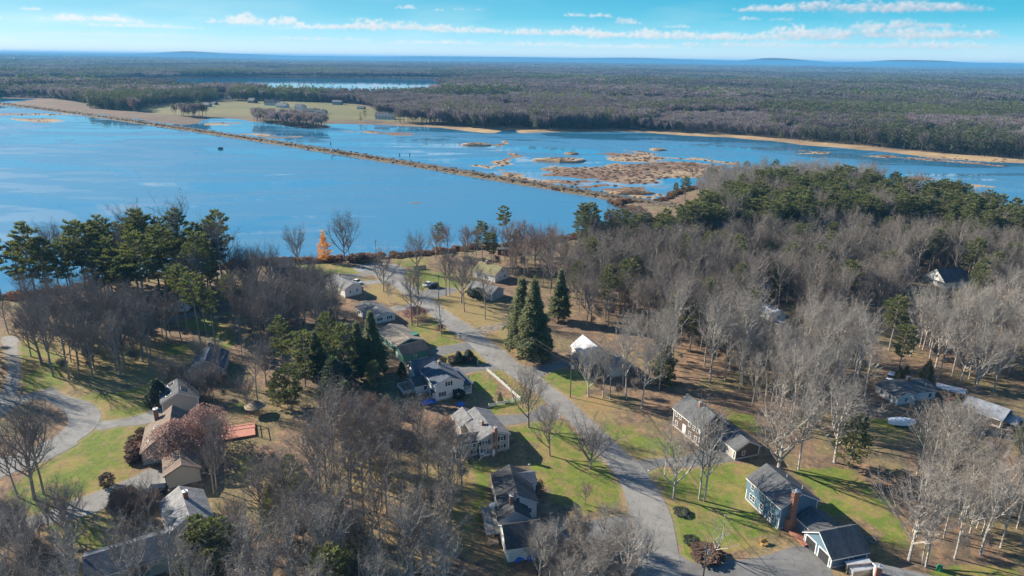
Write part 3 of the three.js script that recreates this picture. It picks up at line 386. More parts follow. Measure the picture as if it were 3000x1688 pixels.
// ---------------------------------------------------------------- where the houses stand: x, z, direction of the ridge (degrees), length, width, eaves, ridge
const V = {
  blueMain: [52.0, -111.4, 71.8, 9.7, 8.2, 4.9, 7.1], blueLink: [56.6, -104.4, 72, 5.2, 5.6, 2.5, 3.7], blueGarage: [57.5, -99.8, -15.4, 7.3, 7.0, 2.25, 4.85],
  tanMain: [-5.8, -135.5, 65, 11.2, 7.0, 3.95, 5.4], tanSun: [-8.9, -130.6, 155, 4.4, 3.8, 3.5, 4.4], tanRear: [-10.0, -139.2, 65, 5.4, 5.0, 3.3, 4.8],
  whiteMain: [.8, -112.2, 80.2, 9.6, 7.0, 3.8, 5.5], whiteDormer: [3.2, -115.4, -10, 3.0, 3.8, 3.9, 4.9], whiteWing: [2.1, -99.8, -12.9, 6.2, 6.2, 3.0, 5.2], whiteLink: [.6, -106.0, 80.2, 4.2, 5.6, 2.9, 4.7],
  porchMain: [-17.8, -159.7, 62, 10.2, 7.6, 4.5, 6.0], porchGarage: [-23.4, -166.4, -28, 6.5, 6.0, 2.85, 5.8], porchSun: [-23.6, -160.2, -28, 4.2, 5.2, 2.5, 3.6],
  greenGarage: [-29.0, -180.5, -35.3, 7.8, 6.5, 2.65, 4.1], greenMain: [-33.6, -190.2, 55, 13.4, 8.4, 2.55, 3.9],
  ranchA: [-60.6, -236.2, 47.3, 10.3, 6.7, 3.2, 4.8], ranchAw: [-65.2, -243.2, 47.3, 5.6, 8.2, 2.5, 4.2], ranchB: [-43.6, -210.4, 54.7, 8.6, 7.0, 2.5, 3.7], ranchBw: [-47.6, -214.6, 54.7, 5.4, 7.6, 2.5, 3.8],
  brownMain: [43.7, -139.9, 68.4, 10.2, 7.2, 4.6, 7.4], brownGarage: [50.4, -133.0, 70, 7.2, 6.2, 2.5, 4.1], skylight: [-73.7, -131.1, 68.2, 10.9, 11.6, 3.0, 7.3], skylightGarage: [-66.8, -120.0, 62, 6.2, 6.4, 3.0, 4.6],
  greyRoof: [-58.2, -103.5, 56, 9.9, 7.2, 4.1, 6.2], darkRoof: [-63.2, -93.4, -31, 12.2, 7.0, 3.2, 4.9], corner: [64.2, -88.8, 20, 9, 7, 2.7, 4.6],
  farm: [103.7, -160.6, -11, 9.4, 7.2, 2.5, 3.8], farmWing: [99.0, -158.4, 75, 7.2, 5.4, 2.4, 3.6], longShed: [116.6, -149.2, 52.4, 8.4, 7.0, 2.2, 3.8], gable: [169.9, -254.6, -12.6, 11, 9.6, 2.7, 6.5], mint: [176, -230.5, 72, 11, 8.4, 2.5, 3.9],
  small: [87.6, -215.2, 70, 6.4, 5.4, 2.5, 4.0], ghost: [22.6, -180.4, 68, 9, 7, 3, 5.6], ghostB: [29.4, -172.6, 70, 7, 6, 2.6, 4.2], moss: [-8.2, -256, 38, 11, 8.6, 3.2, 5.6], grey: [-9.7, -234.9, 36.6, 11.4, 6.8, 2.9, 4.4], shore: [-89.8, -255.4, -26, 8, 8.0, 5.0, 7.2], shoreWing: [-79.8, -250.2, -22, 6, 6, 2.6, 4.1],
  pines: [-120.6, -218.4, -7, 15, 8, 3, 4.8], slate: [-81.9, -169.2, 75, 11, 8, 3.2, 5.8], branch: [-81.4, -150.4, 63, 8, 8, 3.2, 5.2], redRoof: [126, -239, 70, 7, 6, 2.6, 4.2],
};
const keepClear = Object.values(V).map(([x, z, t, L, W]) => [x, z, Math.cos(t * Math.PI / 180), Math.sin(t * Math.PI / 180), L / 2 + 1.6, W / 2 + 1.6]);
const onHouse = (x, z) => keepClear.some(([a, b, c, s, l, w]) => { const dx = x - a, dz = z - b; return Math.abs(dx * c + dz * s) < l && Math.abs(-dx * s + dz * c) < w; });
const pavedPolys = [roadMain, roadLoop, roadLane, ...drives.map((d) => d[1])].map((p) => [bboxOf(p), p]);
const onPaved = (x, z, m = 1.2) => pavedPolys.some(([b, p]) => x > b[0] - m && x < b[1] + m && z > b[2] - m && z < b[3] + m && sdf(p, x, z) > -m);
const lawnBoxes = lawns.map((p) => [bboxOf(p), p]);
const onLawn = (x, z) => lawnBoxes.some(([b, p]) => x > b[0] && x < b[1] && z > b[2] && z < b[3] && inside(p, x, z));

// ---------------------------------------------------------------- bare broadleaf trees
function bareTree(seed, o) {                                          // o: h height, clear, spread, limbs, twigs, thin
  const R = rng(seed), wood = new MB(), twig = new MB(), H = o.h, N = (a) => (R() - .5) * 2 * a;
  const grow = (p, d, len, r, depth) => {
    const seg = depth === 0 ? 6 : depth === 1 ? 5 : depth === 2 ? 4 : 3, pts = [p], rad = [r]; let q = p, dir = d;
    const wob = [.05, .2, .26, .3][depth], lift = [.1, .13, .1, .05][depth] * (o.lift ?? 1);
    const end = depth === 0 ? .62 : .3;
    for (let k = 1; k <= seg; k++) { dir = [dir[0] + N(wob), dir[1] + N(wob) * .5 + lift, dir[2] + N(wob)]; const L = Math.hypot(...dir); dir = dir.map((x) => x / L); q = q.map((x, i) => x + dir[i] * len / seg); pts.push(q); rad.push(lerp(r, r * end, k / seg)); }
    (depth < 3 ? wood : twig).tube(pts, rad, [7, 5, 4, 3][depth]);
    if (depth === 3) { fine(pts, dir, len); return; }
    const n = [o.limbs, o.branch ?? 6, o.sub ?? 5][depth], from = depth === 0 ? o.clear : .22;
    for (let k = 0; k < n; k++) {
      const t = from + (1 - from) * (k + .3 + R() * .6) / n, f = Math.min(t * seg, seg - .001), i = Math.floor(f), u = f - i, b = pts[i].map((x, m) => lerp(x, pts[i + 1][m], u)), br = lerp(rad[i], rad[i + 1], u);
      const a = k * 2.4 + N(.5) + seed, el = depth === 0 ? lerp(o.low ?? .5, .95, t) + N(.15) : 0;
      let cd; if (depth === 0) cd = [Math.cos(a) * Math.cos(el), Math.sin(el), Math.sin(a) * Math.cos(el)];
      else { cd = [dir[0] + N(.9), dir[1] * .8 + N(.55) + .12, dir[2] + N(.9)]; const L = Math.hypot(...cd); cd = cd.map((x) => x / L); }
      const cl = depth === 0 ? H * o.spread * (1.05 - .45 * (t - from)) * (.75 + .5 * R()) : len * (depth === 1 ? .55 : .52) * (1.15 - .5 * t) * (.7 + .6 * R());
      grow(b, cd, cl, Math.min(br * .78, cl * .026 + .016), depth + 1);
    }
    if (depth > 0) grow(q, dir, len * .5, rad[seg], depth + 1); else for (let k = 0; k < 3; k++) { const a = k * 2.1 + seed, cd = [Math.cos(a) * .45, .9, Math.sin(a) * .45]; grow(q, cd, H * o.spread * .75, rad[seg] * .7, 1); }
  };
  const fine = (pts, dir, len) => {
    for (let k = 0; k < o.twigs; k++) { const i = Math.floor(R() * (pts.length - 1)) , u = R(), b = pts[i].map((x, m) => lerp(x, pts[i + 1][m], u)); let d = [dir[0] * .7 + N(.95), dir[1] * .6 + N(.7) + .18, dir[2] * .7 + N(.95)]; const L = Math.hypot(...d), l = (.55 + R() * .8) * (o.tl ?? 1); d = d.map((x) => x / L); const m = b.map((x, j) => x + d[j] * l * .5 + N(.07)), e = b.map((x, j) => x + d[j] * l + N(.12)); twig.tube([b, m, e], [o.thin * 1.1, o.thin * .8, 0], 3); }
  };
  const h0 = H * (o.trunk ?? .62), r0 = o.r ?? H * .0125;
  if (o.stems) for (let k = 0; k < o.stems; k++) { const a = k / o.stems * 6.28 + N(.4), t = .16 + R() * .22; grow([Math.cos(a) * .2, -.1, Math.sin(a) * .2], [Math.cos(a) * t, 1, Math.sin(a) * t], h0 * (.8 + .4 * R()), r0 * (.6 + .4 * R()), 0); }
  else grow([0, -.15, 0], [N(.05), 1, N(.05)], h0, r0, 0);
  return { trunk: wood.geo(1), crown: twig.geo() };
}
const WOODLAND = [0, 1, 2, 3, 4, 5, 6].map((k) => bareTree(11 + k * 7, { h: 15 + (k % 3), clear: .38 + .05 * (k % 4), spread: .30 + .03 * (k % 3), limbs: 8, branch: 5, sub: 4, twigs: 3, thin: .013, low: .7, trunk: .72 }));
const OPEN = [0, 1, 2].map((k) => bareTree(101 + k * 13, { h: 14, clear: .3, spread: .46, limbs: 9, branch: 6, sub: 4, twigs: 4, thin: .013, low: .45, trunk: .5, r: .22 }));
const ROUND = [0, 1].map((k) => bareTree(201 + k * 13, { h: 14, clear: .14, spread: .52, limbs: 10, branch: 6, sub: 4, twigs: 4, thin: .013, low: .75, trunk: .34, r: .24 }));
const BRUSH = [0, 1, 2].map((k) => bareTree(301 + k * 5, { h: 6, clear: .15, spread: .36, limbs: 5, branch: 4, sub: 4, twigs: 4, thin: .014, low: .7, trunk: .6, r: .06, stems: 4, tl: .7 }));

// ---------------------------------------------------------------- conifers
const jit = (R, c, a) => { const k = 1 + (R() - .5) * a; return [c[0] * k, c[1] * k * (1 + (R() - .5) * .12), c[2] * k]; };
function tuft(mb, R, p, d, l, w, n, col) {                             // a spray of needles
  for (let k = 0; k < n; k++) { const e = [d[0] + (R() - .5) * 1.3, d[1] + (R() - .3) * .9, d[2] + (R() - .5) * 1.3], L = Math.hypot(...e) || 1, s = l * (.6 + .7 * R()), q = [p[0] + e[0] / L * s, p[1] + e[1] / L * s, p[2] + e[2] / L * s], hl = Math.hypot(e[0], e[2]) || 1, ox = -e[2] / hl * w, oy = (R() - .5) * w * 1.1, oz = e[0] / hl * w; const c = jit(R, col, .5); mb.tri([p[0] - ox, p[1] - oy, p[2] - oz], [p[0] + ox, p[1] + oy, p[2] + oz], q, c); }
}
const PINE_A = [.205, .22, .032], PINE_B = [.10, .125, .028];
function pine(seed, o) {                                              // a white pine: flat tiers of plumed boughs
  const R = rng(seed), wood = new MB(), leaf = new MB(), H = o.h, N = (a) => (R() - .5) * 2 * a, CA = o.ca ?? PINE_A, CB = o.cb ?? PINE_B, lean = [N(.03), N(.03)];
  const at = (y) => [lean[0] * y + Math.sin(y * .3 + seed) * .12, y, lean[1] * y];
  const pts = [], rad = []; for (let k = 0; k <= 8; k++) { pts.push(at(H * k / 8 - .1)); rad.push(lerp(o.r ?? .3, .04, k / 8)); } wood.tube(pts, rad, 7);
  let y = H * o.clear; while (y < H) {
    const t = (y - H * o.clear) / (H * (1 - o.clear)), prof = Math.pow(Math.sin(Math.PI * clamp(.18 + .8 * t)), .7) * (o.cone ? 1.25 * (1 - t) + .08 : 1), nb = 4 + Math.floor(R() * 2), a0 = R() * 6.28;
    for (let k = 0; k < nb; k++) {
      if (R() < (o.gap ?? .15)) continue;
      const a = a0 + k / nb * 6.28 + N(.35), len = H * o.spread * prof * (.55 + .75 * R()) + .4, up = (o.up ?? .12) + N(.12) + t * .3, b = at(y), ca = Math.cos(a), sa = Math.sin(a), bp = [], br = [];
      for (let s = 0; s <= 3; s++) { const u = s / 3 * len; bp.push([b[0] + ca * u, b[1] + up * u * (o.droop ? 1 - u / len * 2.2 : .5 + .5 * u / len), b[2] + sa * u]); br.push(lerp(.055, .012, s / 3)); } wood.tube(bp, br, 3);
      const nt = Math.ceil(len * o.dens); const tone = R();
      for (let s = 0; s < nt; s++) { const f = (o.inner ?? .22) + (1 - (o.inner ?? .22)) * Math.sqrt((s + R()) / nt), i = Math.min(2, Math.floor(f * 3)), u = f * 3 - i, sp = (1 - f * .35) * len * .42, side = N(1), p0 = bp[i].map((x, m) => lerp(x, bp[i + 1][m], u)), p = [p0[0] - sa * side * sp, p0[1] + N(.18) + .1, p0[2] + ca * side * sp], c = CA.map((x, m) => lerp(CB[m], x, clamp(tone * .6 + R() * .5)));
        tuft(leaf, R, p, [ca * .5 - sa * side * .5, .35 - (o.droop ? .7 : 0), sa * .5 + ca * side * .5], o.tl ?? .62, o.tw ?? .13, o.nt ?? 6, c); }
    }
    y += (o.step ?? 1.05) * (.75 + .5 * R());
  }
  tuft(leaf, R, at(H), [0, 1, 0], .8, .12, 8, CA);
  return { trunk: wood.geo(1), crown: leaf.geo() };
}
const PINES = [0, 1, 2, 3, 4].map((k) => pine(401 + k * 9, { h: 19 + k, clear: .36 + .05 * (k % 3), spread: .155 + .015 * (k % 3), dens: 9, gap: .12, tl: .7, tw: .15 }));
const TALLPINES = [0, 1].map((k) => pine(451 + k * 9, { h: 24, clear: .58, spread: .135, dens: 9, gap: .15, tl: .7, tw: .15 }));
const YOUNG = [0, 1].map((k) => pine(471 + k * 9, { h: 11, clear: .12, spread: .24, dens: 6, gap: .1, step: .8, r: .14 }));
const SPRUCE = [0, 1].map((k) => pine(501 + k * 9, { h: 20, clear: .12, spread: .17, dens: 10, gap: .04, step: .52, cone: true, droop: true, up: .1, inner: .1, tl: .75, tw: .16, nt: 6, r: .32 }));
const FIR = [0, 1].map((k) => pine(531 + k * 9, { h: 9, clear: .05, spread: .24, dens: 9, gap: .03, step: .38, cone: true, up: -.05, inner: .15, tl: .42, tw: .1, nt: 6, r: .1 }));
function bush(seed, o) {                                              // a dense clipped or cedar-like bush; o.prof(t) gives its radius
  const R = rng(seed), mb = new MB(); for (let k = 0; k < o.n; k++) { const t = Math.pow(R(), o.pow ?? 1), a = R() * 6.28, r = o.prof(t) * (.72 + .3 * R()) * (1 + .16 * Math.sin(a * 3 + t * 9 + seed)), p = [Math.cos(a) * r, t * o.h, Math.sin(a) * r]; tuft(mb, R, p, [Math.cos(a) * .8, .55, Math.sin(a) * .8], o.tl ?? .3, o.tw ?? .09, o.nt ?? 4, jit(R, o.col, .5)); } return mb.geo();
}
const GREEN = [.045, .075, .022], CEDAR = [.07, .105, .03], BLUEG = [.045, .085, .055], RUST = [.2, .1, .055], REDL = [.19, .045, .05], DULL = [.13, .095, .07];
const CONE = bush(601, { h: 1, prof: (t) => .34 * (1 - Math.pow(t, 1.6)) + .02, n: 900, tl: .11, tw: .035, col: CEDAR }), CONED = bush(604, { h: 1, prof: (t) => .30 * (1 - Math.pow(t, 2)) + .02, n: 900, tl: .1, tw: .035, col: GREEN }), BALL = bush(602, { h: 1, prof: (t) => .52 * Math.sqrt(Math.max(0, 1 - Math.pow(t * 2 - 1, 2) * .96)), n: 700, tl: .12, tw: .045, col: GREEN }), BALLR = bush(603, { h: 1, prof: (t) => .52 * Math.sqrt(Math.max(0, 1 - Math.pow(t * 2 - 1, 2) * .96)), n: 700, tl: .12, tw: .045, col: RUST }), BALLD = bush(605, { h: 1, prof: (t) => .55 * Math.sqrt(Math.max(0, 1 - Math.pow(t * 2 - 1, 2) * .96)), n: 600, tl: .13, tw: .04, col: DULL });

// ---------------------------------------------------------------- planting
function plant(kind, name, label, group, x, z, s, turn, sy = 1, twig = M.twig, bark = M.bark) {
  const t = thing(name, label, name.includes('shrub') || name.includes('bush') ? 'shrub' : 'tree', x, landH(x, z), z, group, turn); t.scale.set(s, s * sy, s);
  part(t, 'trunk', kind.trunk, bark); part(t, 'crown', kind.crown, kind.leafy ? M.leaf : twig); return t;
}
[...PINES, ...TALLPINES, ...YOUNG, ...SPRUCE, ...FIR].forEach((k) => { k.leafy = true; });
const pick = (a, r) => a[Math.floor(r * a.length) % a.length];
// single trees that stand out: kind, base, height, look, label
const solo = [
  [OPEN[0], [-47.2,-237.5], 16, 'twig', 'slender bare tree on the grass beside the end of the road'], [WOODLAND[1], [-32,-204.5], 18, 'twigDark', 'tall thin bare tree beside the purple-leafed shrub, on its road side'], [WOODLAND[4], [-30.3,-204.3], 18, 'twig', 'leaning bare tree with open fork on the lawn by the green house'],
  [OPEN[1], [-38.3,-261.6], 17, 'twig', 'broad bare tree by the small bright lawn at the end of the road'], [WOODLAND[0], [-23.9,-233.5], 18, 'twigDark', 'thick-stemmed bare tree above the side drive with the parked truck'], [WOODLAND[3], [-22.5,-233.8], 17, 'twigDark', 'second trunk of the bare cluster above the side drive'], [OPEN[2], [-17.8,-226.6], 18.5, 'twigDark', 'large V-forked bare tree on the straw-coloured verge'], [WOODLAND[5], [-16.1,-217.8], 16, 'twig', 'bare tree on the verge just below the V-forked tree'], [WOODLAND[2], [-8.8,-211.2], 15, 'twig', 'bare tree on the straw grass near the gravel entrance'],
  [OPEN[0], [-70.5,-275.3], 21.5, 'twigDark', 'tallest bare tree on the shore beside the orange larch'], [OPEN[2], [-87.2,-266.9], 17, 'twigDark', 'spreading bare tree on the shore lawn by the brown house'], [WOODLAND[6], [-68.9,-278.3], 11, 'twigDark', 'small bare tree just right of the tallest shore tree'],
  [OPEN[1], [4.3,-141.4], 16, 'twig', 'bare street tree beside the white picket fence corner'], [OPEN[2], [8.7,-129.4], 12.5, 'twig', 'bare round tree in the lawn of the tan house'], [ROUND[1], [17,-124.5], 14, 'twigDark', 'dense twiggy bare tree between the tan house lawn and the road'], [OPEN[0], [14.7,-112.5], 5, 'twig', 'small forked bare tree on the lawn above the roadside thicket'], [OPEN[0], [32.4,-114.7], 16, 'twigPale', 'bare tree across the road from the tan house lawn'],
  [WOODLAND[2], [37.4,-114.4], 17, 'twigPale', 'twin bare tree on the lawn left of the blue house'], [WOODLAND[0], [38.2,-113.9], 18, 'twigPale', 'straighter of the twin bare trees by the blue house'], [ROUND[0], [57.2,-125.8], 21, 'twigPale', 'big pale bare tree with drooping limbs behind the blue house'], [WOODLAND[3], [61.2,-125.2], 17, 'twigPale', 'bare tree with broken limb behind the blue house lawn'], [OPEN[1], [70.1,-128.1], 20, 'twigPale', 'tall pale bare tree beside the dark pine'],
  [OPEN[1], [69.6,-97.7], 17.5, 'twigPale', 'massive pale bare tree behind the corner roof'], [WOODLAND[6], [71.6,-96.1], 16, 'twigPale', 'leaning pale tree right of the massive bare tree'], [WOODLAND[4], [71.3,-96.8], 11, 'twigPale', 'thin pale tree between the massive tree and its leaning neighbour'],
  [WOODLAND[1], [-91.2,-113.5], 18, 'twigDark', 'forked dark bare tree on the edge of the curved lawn'], [OPEN[0], [-91.8,-111.8], 21, 'twigDark', 'stout dark bare tree by the loop road'], [WOODLAND[5], [-95.7,-112.6], 13, 'twigDark', 'leaning small bare tree left of the stout dark tree'], [OPEN[2], [-78.7,-100.9], 11, 'twigDark', 'bare tree casting its shadow along the grey driveway'], [WOODLAND[2], [-64.4,-102.5], 10, 'twigDark', 'bare tree forking in front of the pale grey roof'],
  [OPEN[1], [19.9,-93.7], 11, 'twigPale', 'many-stemmed pale tree beside the road near the bottom'], [WOODLAND[0], [23,-93.3], 9, 'twigPale', 'arching pale tree leaning over the road'], [WOODLAND[3], [17.7,-94.6], 9, 'twigPale', 'upright pale tree left of the many-stemmed one'],
  [OPEN[0], [-63.7,-147], 10, 'twigDark', 'bare tree on the little lawn above the pink deck'], [ROUND[0], [-78.3,-153.5], 11, 'twigDark', 'gnarled bare tree over the branch-covered roof'], [ROUND[1], [-86.2,-172.7], 10, 'twigDark', 'wide tangled bare tree in front of the slate roof'],
];
for (const [k, [x, z], h, tw, label] of solo) { const base = WOODLAND.includes(k) ? 16 : 14; plant(k, 'bare_tree', label, 'single bare trees around the houses', x, z, h / base, x * 1.7 + z, 1, M[tw], tw === 'twigPale' ? M.barkPale : tw === 'twigDark' ? M.barkDark : M.bark); }
const soloConifers = [
  [SPRUCE[0], 'spruce_tree', [3.2,-183.7], 23.5, 'tall dark spruce by the road, nearer the gravel entrance'], [SPRUCE[1], 'spruce_tree', [6.6,-178.2], 25, 'tallest dark spruce by the road, front of the three'], [SPRUCE[0], 'spruce_tree', [15.5,-210.2], 18, 'third dark spruce standing back from the road'],
  [TALLPINES[0], 'pine_tree', [-4.5,-294.9], 20, 'tall slim pine standing alone above the shore wood'], [FIR[0], 'fir_tree', [0.8,-292.9], 7, 'small dark fir at the foot of the slim shore pine'], [FIR[1], 'fir_tree', [-2.1,-293.9], 5, 'smallest fir by the shore shed'], [PINES[1], 'pine_tree', [-31.8,-289.3], 14, 'flat-topped pine among bare trees at the end of the road'],
  [YOUNG[0], 'pine_tree', [-54,-149.9], 11, 'blue-green bushy pine behind the pink deck'], [YOUNG[1], 'pine_tree', [-56.4,-149.1], 9, 'second bushy pine by the thatched shelter'], [YOUNG[0], 'pine_tree', [-34.8,-158.7], 8, 'round dark pine beside the deck of the porch house'],
  [YOUNG[0], 'pine_tree', [-53.7,-160.8], 15, 'shaded tall evergreen in the dark grove left of the green house'], [SPRUCE[0], 'spruce_tree', [-50.6,-162.6], 15, 'shaded evergreen in the middle of the dark grove'], [YOUNG[1], 'pine_tree', [-43.7,-162.8], 16, 'shaded evergreen at the back of the dark grove'], [SPRUCE[0], 'spruce_tree', [-40.1,-164.7], 17, 'broad shaded evergreen in front of the green house'], [SPRUCE[1], 'spruce_tree', [-37.3,-167.6], 19, 'tallest shaded evergreen beside the green house'], [PINES[3], 'pine_tree', [-49,-169.2], 17, 'shaded evergreen behind the leaning bare trunk'], [PINES[0], 'pine_tree', [-62,-168.8], 16, 'tall pale-topped pine left of the dark grove'],
  [YOUNG[1], 'pine_tree', [72.5,-126.7], 12, 'thick dark pine between bare trunks behind the blue house'], [FIR[0], 'fir_tree', [116,-135], 8, 'bright green fir at the edge beyond the long shed'], [FIR[1], 'fir_tree', [106.7,-146.5], 7, 'dark fir beside the red car'], [FIR[0], 'fir_tree', [106.4,-143.5], 6, 'shaded fir in front of the long shed'], [FIR[1], 'fir_tree', [111.6,-166.8], 7, 'dark fir behind the grey farmhouse roof'], [FIR[0], 'fir_tree', [106.2,-167.4], 5, 'narrow fir beside the farmhouse chimney'], [FIR[1], 'fir_tree', [104.6,-167.3], 4.5, 'small fir beside the white van'],
  [FIR[1], 'fir_tree', [40.8,-165.1], 11, 'dark fir in the wood above the brown house'], [YOUNG[0], 'pine_tree', [123.3,-246.2], 14, 'bright green pine standing alone in the middle of the right wood'], [PINES[2], 'pine_tree', [113.6,-188.9], 17, 'slender bright pine in front of the gabled house'], [YOUNG[1], 'pine_tree', [165.9,-228.8], 13, 'wide pine beside the gabled house'], [PINES[4], 'pine_tree', [107.2,-172.4], 15, 'dark pine at the foot of the slender bright pine'], [YOUNG[0], 'pine_tree', [94.4,-231.8], 9, 'young pine by the small blue-white house'], [YOUNG[1], 'pine_tree', [74.1,-250.7], 7, 'small yellow-green pine left of the shaded drive'],
  [YOUNG[0], 'pine_tree', [-48.1,-90.4], 11, 'large evergreen below the pale grey roof'], [FIR[0], 'fir_tree', [-50.3,-88.6], 11, 'broad dark evergreen at the bottom beside the pale grey roof'], [FIR[1], 'fir_tree', [-49.6,-91], 8, 'yellow-green cedar in front of the broad evergreen'], [FIR[0], 'fir_tree', [-44.2,-107.1], 7, 'small fir with dark top in the middle wood'], [YOUNG[1], 'pine_tree', [-42.1,-100.9], 8, 'pale young pine below the small dark-topped fir'], [YOUNG[0], 'pine_tree', [-30.4,-96], 10, 'bright young pine at the bottom of the middle wood'], [YOUNG[1], 'pine_tree', [-25.4,-94.5], 9, 'green pine among grey trunks at the bottom'], [FIR[1], 'fir_tree', [-40.3,-113.3], 7, 'dark narrow fir in the middle wood'],
  [FIR[0], 'fir_tree', [-2.6,-153.9], 2.4, 'tiny blue spruce in the fenced garden'], [TALLPINES[1], 'pine_tree', [-105.6,-202.2], 20, 'tall pine trunk in front of the white gable among the pines'], [TALLPINES[0], 'pine_tree', [-101.3,-197.9], 21, 'second tall pine in front of the white gable'], [TALLPINES[1], 'pine_tree', [-94.4,-195.6], 20, 'tall pine by the sunny clearing'], [TALLPINES[0], 'pine_tree', [-92,-186.2], 22, 'front tall pine left of the slate roof'], [TALLPINES[1], 'pine_tree', [-87.9,-186.8], 18, 'slim pine behind the slate roof chimney'], [PINES[3], 'pine_tree', [99.5,-415.5], 11, 'dark pine at the point where the railway meets the wood'], [PINES[2], 'pine_tree', [105.1,-413.7], 15, 'taller dark pine where the railway meets the wood'],
];
for (const [k, n, [x, z], h, label] of soloConifers) { const base = SPRUCE.includes(k) ? 20 : FIR.includes(k) ? 9 : YOUNG.includes(k) ? 11 : TALLPINES.includes(k) ? 24 : 19 + PINES.indexOf(k); plant(k, n, label, 'single evergreens around the houses', x, z, h / base, x + z * 1.3, 1, null, M.barkDark); }

